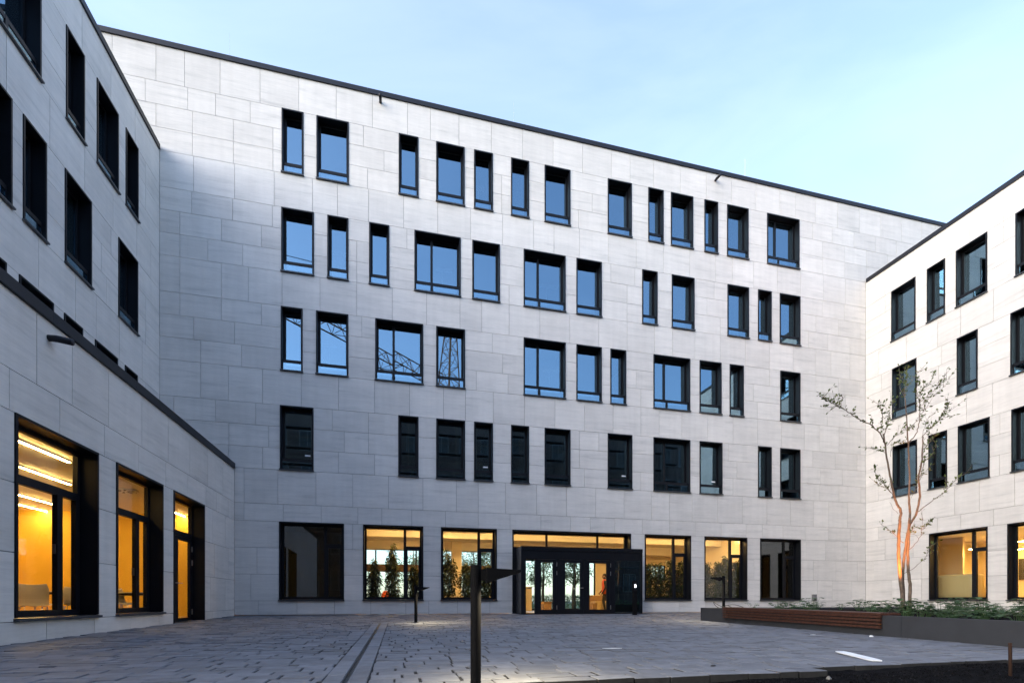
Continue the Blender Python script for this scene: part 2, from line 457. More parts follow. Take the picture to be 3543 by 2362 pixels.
def tilt_pane(mb_mat, x0, x1, z0, z1, y, parent, rnd):
    mb = MB()
    a = rnd.uniform(-0.005, 0.005) * (x1 - x0); c = rnd.uniform(-0.009, 0.009) * (z1 - z0)
    def yy(x, z): return y + a * ((x - x0) / (x1 - x0) - .5) + c * ((z - z0) / (z1 - z0) - .5)
    t = 0.010
    P = lambda x, z, k: (x, yy(x, z) + k, z)
    mb.hexa([P(x0, z0, 0), P(x1, z0, 0), P(x1, z0, t), P(x0, z0, t)], [P(x0, z1, 0), P(x1, z1, 0), P(x1, z1, t), P(x0, z1, t)])
    return obj('pane', mb, mb_mat, parent)
wr = random.Random(5)
def window(bld, u0, u1, z0, z1, kind='single', depth=0.30, glass=None, sillh=0.05):
    """black metal lined opening; kind: single | double | ground | groundL | annex | fixed"""
    glass = glass or M['glass']
    e = 0.045
    c = MB()
    c.box(u0, u0 + e, -0.022, depth + .06, z0 + sillh, z1)
    c.box(u1 - e, u1, -0.022, depth + .06, z0 + sillh, z1)
    c.box(u0 + e, u1 - e, -0.022, depth + .06, z1 - e, z1)
    wn = obj('window', c, M['black'], bld)
    s = MB()
    s.hexa([(u0 - .02, -0.07, z0), (u1 + .02, -0.07, z0), (u1 + .02, depth + .06, z0), (u0 - .02, depth + .06, z0)],
           [(u0 - .02, -0.07, z0 + sillh - .012), (u1 + .02, -0.07, z0 + sillh - .012), (u1 + .02, depth + .06, z0 + sillh - .002), (u0 - .02, depth + .06, z0 + sillh - .002)])
    obj('sill', s, M['sill'], wn)
    f = MB(); b = 0.065
    y0, y1 = depth - 0.03, depth + 0.05
    X0, X1, Z0, Z1 = u0 + e + .001, u1 - e - .001, z0 + sillh + .001, z1 - e - .001
    panes = []
    f.box(X0, X0 + b, y0, y1, Z0, Z1); f.box(X1 - b, X1, y0, y1, Z0, Z1)
    f.box(X0 + b, X1 - b, y0, y1, Z1 - b, Z1)
    gy = depth + 0.005
    if kind in ('single', 'double'):
        f.box(X0 + b, X1 - b, y0, y1, Z0, Z0 + b)
        cols = [(X0 + b, X1 - b)]; gx = [(X0, X1)]
        if kind == 'double':
            xm = X0 + 0.37 * (X1 - X0)
            f.box(xm - .045, xm + .045, y0 - .006, y1 - .003, Z0 + b, Z1 - b)
            cols = [(X0 + b, xm - .045), (xm + .045, X1 - b)]; gx = [(X0, xm - .041), (xm + .041, X1)]
        for a0, a1 in cols:
            panes.append((a0, a1, Z0 + b, Z1 - b))
        # glazed fall guard in the outer plane of the reveal
        gr = MB(); gz0, gz1 = Z0 + .29, Z0 + .395
        gr.box(X0, X1, .055, .095, gz0, gz1); gr.box(X0, X0 + .02, .055, .095, Z0, gz0); gr.box(X1 - .02, X1, .055, .095, Z0, gz0)
        if kind == 'double': gr.box(xm - .04, xm + .04, .050, .10, Z0, gz1 + .002)
        gd = obj('guard_rail', gr, M['black'], wn)
        for a0, a1 in gx: tilt_pane(glass, a0 + .021, a1 - .021, Z0 + .002, gz0, .07, wn, wr)
    elif kind in ('ground', 'groundL'):
        f.box(X0 + b, X1 - b, y0, y1, Z0, Z0 + .09)
        xm = X0 + 0.70 * (X1 - X0)
        f.box(xm - .05, xm + .05, y0 - .004, y1, Z0 + .09, Z1 - b)
        zt = Z0 + 0.69 * (Z1 - Z0)
        f.box(xm + .05, X1 - b, y0 - .002, y1, zt, zt + .15)
        f.box(xm + .05, xm + .105, y0 - .002, y1, Z0 + .09, zt); f.box(X1 - b - .05, X1 - b, y0 - .002, y1, Z0 + .09, zt)
        panes += [(X0 + b, xm - .05, Z0 + .09, Z1 - b), (xm + .05, X1 - b, zt + .15, Z1 - b), (xm + .105, X1 - b - .05, Z0 + .09, zt)]
    elif kind == 'annex':
        f.box(X0 + b, X1 - b, y0, y1, Z0, Z0 + .10)
        zt = Z0 + 0.70 * (Z1 - Z0)
        f.box(X0 + b, X1 - b, y0 - .002, y1, zt, zt + .14)
        xm = X0 + 0.72 * (X1 - X0)
        f.box(xm - .07, xm + .07, y0 - .004, y1, Z0 + .10, zt)
        f.box(X1 - b - .05, X1 - b, y0 - .002, y1, Z0 + .1, zt)
        panes += [(X0 + b, xm - .07, Z0 + .10, zt), (xm + .07, X1 - b - .05, Z0 + .10, zt), (X0 + b, X1 - b, zt + .14, Z1 - b)]
    sf = obj('sash_frame', f, M['black'], wn)
    for p in panes: tilt_pane(glass, *p, gy, wn, wr)
    return wn

def coping(bld, a, b, z, y1, h=0.17, proud=0.05, joints=3.1):
    x = a; k = 0
    while x < b - 1e-6:
        e = min(x + joints, b)
        m = MB(); m.box(x + (.0015 if k else 0), e - .0015, -proud, y1, z - h, z + (0.0006 if k % 2 else 0))
        obj('coping', m, M['coping'], bld); x = e; k += 1

# ================================================================== MAIN BUILDING
S = 3543.0 / 2352.0
mainb = thing('office_building', 'five-storey pale limestone office building with scattered dark windows and glazed entrance', 'building', (0, D0, 0), main_w.rz)
def U(x): return main_w.px(x * S)
rows_px = {
    3: [(647, 697), (727, 801), (916, 961), (1002, 1067), (1089, 1132), (1174, 1215), (1251, 1310), (1396, 1451), (1489, 1524), (1541, 1592), (1618, 1649), (1670, 1719), (1762, 1836, 'd')],
    2: [(646, 721), (752, 800), (848, 894), (952, 1058, 'd'), (1085, 1148), (1203, 1299, 'd'), (1324, 1382), (1475, 1510), (1543, 1595), (1671, 1720), (1741, 1772), (1791, 1838)],
    1: [(645, 695), (726, 800), (862, 972, 'd'), (1002, 1068), (1203, 1299, 'd'), (1324, 1382), (1402, 1438), (1501, 1585, 'd'), (1607, 1657), (1676, 1708), (1792, 1838)],
    0: [(643, 720), (915, 961), (1002, 1068), (1089, 1132), (1174, 1215), (1251, 1310), (1396, 1452), (1501, 1585, 'd'), (1607, 1659), (1741, 1772), (1792, 1838)],
}
holes = []
for r, lst in rows_px.items():
    z0, z1 = ROWS[r]
    for wdef in lst:
        u0, u1 = U(wdef[0]), U(wdef[1])
        wn = window(mainb, u0, u1, z0, z1, 'double' if len(wdef) > 2 else 'single')
        if r == 0 and wdef[0] in (643, 1089, 1396, 1607):          # paper label stuck on the pane
            m = MB(); m.box(u1 - .34, u1 - .15, .290, .294, z0 + .62, z0 + .675); obj('sticker', m, M['board'], wn)
        holes.append((u0, u1, z0, z1))
for i, (a, b) in enumerate([(641, 790), (834, 972), (1013, 1141), (1481, 1587), (1618, 1716), (1746, 1839)]):
    u0, u1 = U(a), U(b)
    window(mainb, u0, u1, GF[0], GF[1], 'ground', glass=M['dimglass'] if i in (0, 5) else M['clear'])
    holes.append((u0, u1, GF[0], GF[1]))
e0, e1 = main_w.px(1773), main_w.px(2183)
holes.append((e0, e1, 0.0, GF[1]))
uLU, uLA, uR = main_w.px(552), main_w.px(811), main_w.px(2995)
ML, MR = main_w.px(250), main_w.px(3420)
MTOP = 19.42
def mrange(z0, z1):
    a = ML if z1 > 16.1 else (uLU if z0 > 5.0 else uLA)
    b = MR if z1 > 16.1 else uR
    return a, b
clad(mainb, main_w, courses(MTOP), mrange, holes, 3, 300)
coping(mainb, ML, MR, MTOP + 0.16, 6.8)
# floors, inner walls, roof, rear
MDP = 6.4
for k, (z0, z1) in enumerate([(3.52, 5.12), (7.62, 8.66), (11.17, 12.21), (14.72, 15.76), (18.27, 19.2)]):
    m = MB(); m.box(ML, MR, 0.37, MDP, z0, z1); obj('floor_slab', m, M['dimwall'], mainb)
m = MB()
for z0, z1 in [(5.12, 7.62), (8.66, 11.17), (12.21, 14.72), (15.76, 18.27)]:
    m.box(ML, MR, 4.4, 4.5, z0 + .001, z1 - .001)
obj('corridor_wall', m, M['dimwall'], mainb)
prt = random.Random(8)
pm = MB()
for r in range(4):
    z0, z1 = [(5.12, 7.62), (8.66, 11.17), (12.21, 14.72), (15.76, 18.27)][r]
    edges = sorted([(U(x[0]), U(x[1])) for x in rows_px[r]])
    for (a, b), (c, d) in zip(edges, edges[1:]):
        if c - b > 0.7 or prt.random() < .4:
            pm.box((b + c) / 2 - .06, (b + c) / 2 + .06, 0.37, 4.399, z0 + .001, z1 - .001)
obj('partition_wall', pm, M['plaster'], mainb)
m = MB(); m.box(ML, MR, MDP + .001, MDP + .25, 3.45, MTOP); m.box(ML, main_w.px(1225), MDP + .001, MDP + .25, 0, 3.45); m.box(main_w.px(2640), MR, MDP + .001, MDP + .25, 0, 3.45)
obj('rear_wall', m, M['brick'], mainb)
m = MB(); m.box(ML - .3, ML - .001, 0.0, MDP + .25, 0, MTOP); m.box(MR + .001, MR + .3, 0.0, MDP + .25, 0, MTOP); obj('end_wall', m, M['stone'], mainb)
# ground floor: lobby with rear glazing, dark rooms at both ends
LB0, LB1 = main_w.px(1225), main_w.px(2605)
m = MB(); m.box(ML, MR, 0.37, MDP, -0.12, -0.002); obj('ground_floor', m, M['floorw'], mainb)
m = MB(); m.box(LB0, LB1, 0.37, MDP, 3.475, 3.518); obj('lobby_ceiling', m, M['ceil'], mainb)
m = MB(); m.box(LB0, LB1, 2.2, 2.5, 3.22, 3.474); m.box(LB0, LB1, 5.6, MDP - .1, 3.05, 3.474); obj('ceiling_beam', m, M['ceil'], mainb)
m = MB(); m.box(LB0 - .15, LB0, 0.37, MDP, 0, 3.519); obj('lobby_side_wall', m, M['cream'], mainb)
m = MB(); m.box(LB1, LB1 + .15, 0.37, MDP, 0, 3.519); obj('lobby_side_wall', m, M['cream'], mainb)
m = MB(); m.box(uLA, LB0 - .16, 4.0, 4.1, 0, 3.519); m.box(LB1 + .16, uR, 4.0, 4.1, 0, 3.519); obj('room_back_wall', m, M['dimwall'], mainb)
RY = MDP - .05
def ub(px): return main_w.px(px, RY)
SW = ub(2060)          # solid part of the rear wall begins
m = MB(); 
wins = [(ub(2236), ub(2300), 1.75, 2.55), (ub(2338), ub(2372), 0.7, 2.5), (ub(2434), ub(2462), 1.2, 2.6)]
x = SW
for a, b, z0, z1 in wins:
    m.box(x, a, RY, RY + .12, 0, 3.475); m.box(a, b, RY, RY + .12, 0, z0); m.box(a, b, RY, RY + .12, z1, 3.475); x = b
m.box(x, LB1, RY, RY + .12, 0, 3.475)
obj('lobby_rear_wall', m, M['cream'], mainb)
for a, b, z0, z1 in wins:
    m = MB(); 
    for q in ((a, a + .06, z0, z1), (b - .06, b, z0, z1), (a + .06, b - .06, z0, z0 + .06), (a + .06, b - .06, z1 - .06, z1), ((a + b) / 2 - .03, (a + b) / 2 + .03, z0 + .06, z1 - .06)):
        m.box(q[0], q[1], RY - .03, RY + .05, q[2], q[3])
    wf = obj('rear_window', m, M['black'], mainb)
    m = MB(); m.box(a + .06, b - .06, RY + .06, RY + .07, z0 + .06, z1 - .06); obj('pane', m, M['clear'], wf)
m = MB(); px_m = [1228, 1300, 1440, 1480, 1588, 1655, 1700, 1745, 1806, 1870, 1925, 1990, 2058]
us = [ub(p) for p in px_m]
for u in us: m.box(u - .035, u + .035, RY, RY + .1, 0.0, 3.2)
m.box(us[0] + .035, us[-1] - .035, RY + .01, RY + .09, 3.12, 3.2); m.box(us[0] + .035, us[-1] - .035, RY + .01, RY + .09, 0.0, 0.10)
rf = obj('rear_glazing', m, M['black'], mainb)
m = MB(); m.box(us[0] + .035, us[6] - .035, RY + .005, RY + .095, 1.98, 2.36); obj('transom_panel', m, M['brownband'], rf)
for a, b in zip(us, us[1:]):
    m = MB(); m.box(a + .035, b - .035, RY + .04, RY + .05, 0.10, 3.12); obj('pane', m, M['clear'], rf)
m = MB(); m.box(ub(1556), ub(1588), 5.3, 5.7, 0, 3.47); obj('column', m, M['cream'], mainb)
m = MB(); m.box(ub(1480), ub(1740), 5.0, 5.2, 0, .78); obj('low_wall', m, M['cream'], mainb)

# entrance vestibule ------------------------------------------------
VP_ = -0.85
f0, f1 = main_w.px(1804.5, VP_), main_w.px(2224, VP_)
VZ = 2.62
ves = MB()
c = ves
e = 0.045
c.box(e0, e0 + .05, -0.02, 0.40, VZ + .02, GF[1]); c.box(e1 - .05, e1, -0.02, 0.40, VZ + .02, GF[1]); c.box(e0 + .05, e1 - .05, -0.02, 0.40, GF[1] - .05, GF[1])
c.box(e0, f0 - .001, -0.02, 0.12, 0, VZ + .02)
wn = obj('window', c, M['black'], mainb)
f = MB()
tx = [e0 + .05, main_w.px(1700 + 598 * .3188, .34), main_w.px(1700 + 1150 * .3188, .34), e1 - .05]
f.box(tx[0], tx[3], .31, .39, GF[1] - .115, GF[1] - .051); f.box(tx[0], tx[3], .31, .39, VZ + .03, VZ + .09)
for i, u in enumerate(tx): 
    a = u if i == 0 else (u - .10 if i == 3 else u - .04); f.box(a, a + (.10 if i == 3 else .08), .308, .392, VZ + .09, GF[1] - .115)
sf = obj('sash_frame', f, M['black'], wn)
for i in range(3): tilt_pane(M['clear'], tx[i] + (.08 if i == 0 else .04), tx[i + 1] - (.10 if i == 2 else .04), VZ + .09, GF[1] - .115, .35, wn, wr)
v = MB()
v.box(f0, f1, VP_ + .0, 0.36, VZ - .14, VZ)                              # roof
v.box(f0, f0 + .10, VP_ + .02, 0.36, 0, VZ - .14)                         # side cheeks
v.box(f1 - .10, f1, VP_ + .02, 0.36, 0, VZ - .14)
ve = obj('entrance_vestibule', v, M['black'], mainb)
for z0, z1 in ((0.03, 1.27), (1.28, 2.46), (2.47, 2.60)):
    p = MB(); p.box(f0 - .012, f0 - .001, VP_ + .03, -.03, z0, z1); obj('side_panel', p, M['sill'], ve)
def fx(z): return main_w.px(1700 + z * .3188, VP_)
ft = MB(); yv0, yv1 = VP_ + .03, VP_ + .11
ft.box(f0 + .101, f1 - .101, yv0, yv1, 2.13, VZ - .141)
ft.box(f0 + .101, f1 - .101, yv0, yv1, 0.0, 0.045)
for a, b in ((345, 378), (477, 492), (708, 735), (1005, 1035), (1290, 1345)):
    ft.box(fx(a), fx(b), yv0 - .004, yv1, 0.045, 2.13)
obj('front_frame', ft, M['black'], ve)
def leaf(a, b, s0, s1, zb=0.045, zt=2.12):
    d = MB(); d.box(fx(a) + .004, fx(s0), yv0 + .006, yv1 - .01, zb, zt); d.box(fx(s1), fx(b) - .004, yv0 + .006, yv1 - .01, zb, zt)
    d.box(fx(s0), fx(s1), yv0 + .006, yv1 - .01, zb, zb + .13); d.box(fx(s0), fx(s1), yv0 + .006, yv1 - .01, zt - .11, zt)
    o = obj('door', d, M['black'], ve)
    tilt_pane(M['clear'], fx(s0), fx(s1), zb + .13, zt - .11, yv0 + .04, o, wr)
    return o
tilt_pane(M['clear'], fx(378), fx(477), 0.045, 2.13, yv0 + .04, ve, wr)
d1 = leaf(492, 708, 543, 672); d2 = leaf(735, 1005, 806, 968)
d3 = leaf(1035, 1290, 1070, 1256)
tilt_pane(M['glass'], fx(1345), f1 - .101, 0.045, 2.13, yv0 + .04, ve, wr)
for dd, xx in ((d1, 712), (d3, 1296)):
    for z0, z1 in ((1.86, 2.02), (1.53, 1.69), (0.18, 0.34)):
        h = MB(); h.box(fx(xx) - .008, fx(xx) + .008, yv0 - .03, yv0 - .005, z0, z1); obj('hinge', h, M['steel'], dd)
h = MB(); h.box(fx(945), fx(1000), yv0 - .06, yv0 - .035, 1.015, 1.035); h.box(fx(985), fx(995), yv0 - .035, yv0 + .006, 1.01, 1.04); obj('handle', h, M['steel'], d2)
# inner doors of the vestibule
m = MB(); m.box(fx(1350), f1 - .101, VP_ + .16, VP_ + .18, .05, 2.46); obj('shade_backing', m, M['black'], ve)  # black sheet added behind the end pane, painting the dark interior
m = MB()
for a, b in ((470, 530), (690, 760), (985, 1060), (1270, 1330)):
    m.box(main_w.px(1700 + a * .3188, .3), main_w.px(1700 + b * .3188, .3), .26, .34, 0, 2.3)
m.box(f0 + .101, f1 - .101, .255, .345, 2.15, 2.47)
obj('inner_door_frame', m, M['black'], ve)

# spouts, meter box, air terminals
def spout(bld, wall, px, py, dx):
    u = wall.px(px); z = wall.z(px, py)
    m = MB(); m.tube([(u, 0.03, z), (u + dx * .6, -0.12, z - .0), (u + dx, -0.34, z - 0.03)], [0.05, 0.055, 0.055], 10)
    obj('overflow_spout', m, M['coping'], bld, True)
spout(mainb, main_w, 874 * S, 236 * S, 0.0)
spout(mainb, main_w, 1643 * S, 415 * S, 0.0)
for px, py in ((527 * S, 82 * S), (1180 * S, 234 * S), (1876 * .4146 + 1800, 244 * .4146 + 450)):
    u = main_w.px(px, .6); X, Y = main_w.world(u, .6); zt = ZC + (HY - py) / F * Y
    m = MB(); m.tube([(u, .6, MTOP + .191), (u, .6, MTOP + .9)], .007, 6); m.tube([(u, .6, MTOP + .9), (u, .6, max(zt, MTOP + 1.6))], .004, 6)
    obj('air_terminal', m, M['steel'], mainb)
u = main_w.px(2200 + 1608 * .3827); zz = main_w.z(2200 + 1608 * .3827, 1700 + 955 * .3827)
m = MB(); m.slab(-.115, .115, -.145, .145, 0, .07, .01)
m2 = MB(); m2.v = [(x + u, -zq - .003, yq + zz) for x, yq, zq in m.v]; m2.f = m.f; m2.t = m.t
mbx = obj('meter_box', m2, M['meter'], mainb)
m = MB(); m.box(u - .05, u + .05, -.10, -.074, zz - .12, zz - .06); obj('outlet', m, M['dark'], mbx)

# ================================================================== LEFT WING
leftb = thing('office_wing', 'four-storey pale stone wing with tall dark windows behind the low annex', 'building', (*left_w.o, 0), left_w.rz)
lh = []
def LU(x): return left_w.px(x)
LW = {2: [(-40, 141, 'd'), (228, 291.6), (334.6, 409), (434.5, 477.6)], 1: [(-34, 40), (79, 159.6), (224, 315.7), (409, 476)],
      0: [(-60, 20), (65, 183.7, 'd'), (221, 285), (328, 406), (431.6, 474.7)]}
for r, lst in LW.items():
    for q in lst:
        a, b = LU(q[0]), LU(q[1])
        window(leftb, a, b, *ROWS[r], 'double' if len(q) > 2 else 'single'); lh.append((a, b, *ROWS[r]))
LTOP, LEND = 15.83, -17.0
clad(leftb, left_w, [c for c in courses(LTOP) if c[0] > 3.9], lambda a, b: (LEND, -0.002), lh, 21, 300)
coping(leftb, LEND, -0.062, LTOP + .16, 8.0)
for z0, z1 in [(5.06, 5.12), (7.62, 8.66), (11.17, 12.21), (14.72, 15.6)]:
    m = MB(); m.box(LEND, -.01, .37, 8, z0, z1); obj('floor_slab', m, M['dimwall'], leftb)
m = MB(); m.box(LEND, -.01, 5.0, 5.1, 5.12, 14.72); obj('corridor_wall', m, M['dimwall'], leftb)
m = MB(); m.box(LEND - .3, LEND - .001, 0, 8, 0, LTOP); m.box(LEND, -.01, 7.99, 8.2, 0, LTOP); obj('outer_wall', m, M['stone'], leftb)

# ================================================================== LOW ANNEX
annexb = thing('low_annex', 'single-storey stone annex with black roof edge and two glowing yellow windows', 'building', (*annex_w.o, 0), annex_w.rz)
AT, AEND = 5.14, -17.0
ah = []
for a, b in ((50, 338.6), (401.5, 563)):
    a, b = annex_w.px(a), annex_w.px(b); window(annexb, a, b, 0.20, GF[1], 'annex', glass=M['clear'], sillh=.06); ah.append((a, b, 0.20, GF[1]))
da, db = annex_w.px(600), annex_w.px(707)
ah.append((da, db, -0.3, GF[1]))
def acrs():
    return [(-0.22, 0.20), (0.20, 1.25), (1.25, 2.30), (2.30, 3.36), (3.36, 3.98), (3.98, AT)]
clad(annexb, annex_w, acrs(), lambda a, b: (AEND, -0.002), ah, 33, 300)
coping(annexb, AEND, -0.062, AT + .19, 0.45, 0.19, 0.05, 2.6)
ceilA = 3.40
dep = abs((left_w.o[0] - annex_w.o[0]) * annex_w.i[0] + (left_w.o[1] - annex_w.o[1]) * annex_w.i[1])
m = MB(); m.box(AEND, -.01, .37, 7.0, 3.98, AT - .1); obj('roof_slab', m, M['plaster'], annexb)
m = MB(); m.box(AEND, -.01, .37, 7.0, ceilA, ceilA + .04); obj('room_ceiling', m, M['ceil'], annexb)
m = MB(); m.box(AEND, -.01, .37, 7.0, -.14, 0.0); obj('room_floor', m, M['floorw'], annexb)
m = MB(); m.box(AEND, -.01, 6.4, 6.5, 0.001, ceilA - .001); obj('room_back_wall', m, M['yellow'], annexb)
m = MB(); m.box(-.4, -.3, .37, 6.399, 0.001, ceilA - .001); m.box(AEND, AEND + .1, .37, 6.399, 0.001, ceilA - .001); obj('room_end_wall', m, M['yellow'], annexb)
# glazed door with its black lining and transom light
c = MB(); DZ = -0.10; dd_ = .34
c.box(da, da + .045, -.022, .40, DZ, GF[1]); c.box(db - .045, db, -.022, .40, DZ, GF[1]); c.box(da + .045, db - .045, -.022, .40, GF[1] - .045, GF[1])
dl = obj('glazed_doorway', c, M['black'], annexb)
f = MB(); X0, X1 = da + .046, db - .046
f.box(X0, X0 + .06, .30, .39, DZ, GF[1] - .046); f.box(X1 - .06, X1, .30, .39, DZ, GF[1] - .046); f.box(X0 + .06, X1 - .06, .30, .39, 2.32, 2.46); f.box(X0 + .06, X1 - .06, .30, .39, GF[1] - .11, GF[1] - .046)
obj('sash_frame', f, M['black'], dl)
tilt_pane(M['clear'], X0 + .06, X1 - .06, 2.46, GF[1] - .11, .345, dl, wr)
xm = (X0 + X1) / 2 - .05
for a, b in ((X0 + .062, xm - .002), (xm + .002, X1 - .062)):
    d = MB(); d.box(a, a + .085, .305, .375, DZ + .01, 2.31); d.box(b - .085, b, .305, .375, DZ + .01, 2.31); d.box(a + .085, b - .085, .305, .375, DZ + .01, DZ + .14); d.box(a + .085, b - .085, .305, .375, 2.22, 2.31)
    do = obj('door_leaf', d, M['black'], dl); tilt_pane(M['clear'], a + .085, b - .085, DZ + .14, 2.22, .34, do, wr)
    h = MB(); s_ = 1 if a > xm else -1; hx = xm + s_ * .045; h.box(min(hx, hx + s_ * .16), max(hx, hx + s_ * .16), .235, .255, 1.0, 1.02); h.box(hx - .012, hx + .012, .255, .306, .99, 1.03); obj('handle', h, M['steel'], do)
    if s_ > 0:
        for z0 in (.12, 1.55, 1.95):
            h = MB(); h.box(b - .01, b + .01, .27, .299, z0, z0 + .16); obj('hinge', h, M['steel'], do)
spout(annexb, annex_w, 168, 1169, 0.0)

# ================================================================== RIGHT WING
rightb = thing('office_wing', 'four-storey pale stone wing lit warm, behind the planted bed and young tree', 'building', (*right_w.o, 0), right_w.rz)
rh = []
RW = {2: [(3084, 3168), (3207.6, 3270), (3308, 3416), (3514, 3610)], 1: [(3087, 3171), (3311, 3382.7), (3496.6, 3580)],
      0: [(3089, 3173), (3213, 3277), (3315, 3424), (3500, 3590)]}
for r, lst in RW.items():
    for q in lst:
        a, b = right_w.px(q[0]), right_w.px(q[1]); window(rightb, a, b, *ROWS[r], 'single'); rh.append((a, b, *ROWS[r]))
for q in ((3215, 3417), (3486, 3680)):
    a, b = right_w.px(q[0]), right_w.px(q[1]); window(rightb, a, b, *GF, 'ground', glass=M['clear']); rh.append((a, b, *GF))
REND = 13.2
clad(rightb, right_w, courses(LTOP), lambda a, b: (0.002, REND), rh, 44, 300)
coping(rightb, 0.062, REND, LTOP + .16, 8.0)
for z0, z1 in [(3.52, 5.12), (7.62, 8.66), (11.17, 12.21), (14.72, 15.6)]:
    m = MB(); m.box(.01, REND, .37, 8, z0, z1); obj('floor_slab', m, M['dimwall'], rightb)
m = MB(); m.box(.01, REND, 5.0, 5.1, 5.12, 14.72); obj('corridor_wall', m, M['plaster'], rightb)
m = MB(); m.box(.01, REND, .37, 8, -.1, 0.0); obj('room_floor', m, M['floorw'], rightb)
m = MB(); m.box(.01, REND, .37, 8, 3.47, 3.519); obj('room_ceiling', m, M['ceil'], rightb)
m = MB(); m.box(.01, REND, 6.6, 6.7, 0.001, 3.469); obj('room_back_wall', m, M['cream'], rightb)
xr = right_w.px(3300, 3.0)
m = MB(); m.box(0.3, .4, .37, 6.6, 0.001, 3.469); m.box(0.401, xr + .1, 3.4, 3.5, .001, 3.469); obj('room_partition', m, M['cream'], rightb)
m = MB(); m.box(REND, REND + .3, 0, 8, -.3, LTOP); m.box(.01, REND, 8.001, 8.2, -.3, LTOP); obj('outer_wall', m, M['stone'], rightb)
for k in range(3):
    x0 = xr + .3 + k * 1.0
    m = MB(); m.box(x0, x0 + .94, 6.55, 6.599, 1.5, 2.5); obj('cabinet_panel', m, M['dark'], rightb)

# ================================================================== GROUND
def uvp(u, v, z): 
    X, Y = from_uv(u, v); return (X, Y, z)
m = MB(); m.poly([(-900, -900, -0.62), (900, -900, -0.62), (900, 900, -0.62), (-900, 900, -0.62)])
obj('ground', m, M['earth'], kind='structure')
m = MB(); m.poly([uvp(-60, -6.7, -.03), uvp(60, -6.7, -.03), uvp(60, -80, -.03), uvp(-60, -80, -.03)])
obj('lawn', m, M['lawn'], kind='structure')
VE = 14.78
# bedding under the pavers, following the fall of the court
def sub(u0, u1, v0, v1, dz, n=1):
    mb = MB(); mb.poly([uvp(u0, v0, -SLOPE * max(v0, 0) + dz), uvp(u0, v1, -SLOPE * v1 + dz), uvp(u1, v1, -SLOPE * v1 + dz), uvp(u1, v0, -SLOPE * max(v0, 0) + dz)]); return mb
paving = link('paving', sub(-14, 24, -0.1, VE - .3, -0.012).mesh('paving', M['joint'])); tag(paving, kind='structure')
# slot drain line
du0 = None
dA = uv(*ground_px(1307, 2154)); dB = uv(*ground_px(1221, 2358))
DU = (dA[0] + dB[0]) / 2; DV0 = dA[1]
SWD = 0.19
rnd = random.Random(77)
prow = []
v = 0.02; ri = 0
hole_u = [(DU - SWD, DU + SWD, DV0)]
while v < VE - 0.02:
    wv = rnd.choice([0.185, 0.205, 0.205, 0.23])
    v2 = min(v + wv, VE)
    if VE - v2 < 0.12: v2 = VE
    u = -13.0 - rnd.random() * .5
    while u < 22.0:
        ln = rnd.choice([0.22, 0.30, 0.36, 0.36, 0.42, 0.42, 0.50])
        prow.append([u, u + ln, v, v2]); u += ln
    v = v2; ri += 1
PLN0 = uv(*ground_px(2424, 2145))   # far front corner of the planter
pieces = []
for p in prow:
    u0, u1, v0, v1 = p
    if v1 > VE - .02 and u0 > -0.35: continue            # last row is missing on the right
    parts = [(u0, u1)]
    if v1 > DV0 + .02: parts = subtract(u0, u1, [(DU - SWD, DU + SWD)])
    for a, b in parts:
        X, Y = from_uv((a + b) / 2, (v0 + v1) / 2)
        wl = annex_w; au = (X - wl.o[0]) * wl.i[0] + (Y - wl.o[1]) * wl.i[1]
        if au > -0.02 or b - a < .05: continue            # under the annex
        if (a + b) / 2 > PLN0[0] + .5 and (v0 + v1) / 2 > PLN0[1] + .1: continue   # under the planter
        if Y < 1.0: continue
        px = CX + F * X / Y
        if not -500 < px < 4100: continue
        pieces.append((a, b, v0, v1, Y, px))
def pav_order(p):
    X, Y = from_uv((p[0] + p[1]) / 2, (p[2] + p[3]) / 2)
    py = HY + F * (ZC - gz(X, Y)) / Y
    return p[4] + (100 if (not -60 < p[5] < 3600 or py > 2380) else 0)
pieces.sort(key=pav_order)
def paver_mesh(mb, a, b, v0, v1, near):
    g = rnd.uniform(.0045, .009); ge = rnd.choice([.006, .010, .016])
    dz = rnd.uniform(-.0035, .003); tl = rnd.uniform(-.004, .004); tu = rnd.uniform(-.005, .005)
    base = MB(); 
    if near: base.slab(a + ge, b - ge, v0 + g, v1 - g, -.10, 0, .006)
    else: base.box(a + ge, b - ge, v0 + g, v1 - g, -.03, 0)
    off = len(mb.v); um, vm = (a + b) / 2, (v0 + v1) / 2
    for (uu, vv, z) in base.v:
        zz = -SLOPE * max(vv, 0) + z + dz + (tl * (vv - vm) / .12 + tu * (uu - um) / .25)
        mb.v.append(uvp(uu, vv, zz))
    t = rnd.random()
    for q in base.f:
        mb.f.append(tuple(off + i for i in reversed(q))); mb.t.append(t)
rest = MB()
for i, (a, b, v0, v1, Y, px) in enumerate(pieces):
    if i < 300:
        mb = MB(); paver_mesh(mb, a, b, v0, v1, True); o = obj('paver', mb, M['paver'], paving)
        if v1 > VE - .30:                                   # outer row: shade painted into the side colour
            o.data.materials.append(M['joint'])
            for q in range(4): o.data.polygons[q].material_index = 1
    else: paver_mesh(rest, a, b, v0, v1, False)
obj('paver_field', rest, M['paver'], paving, kind='stuff')
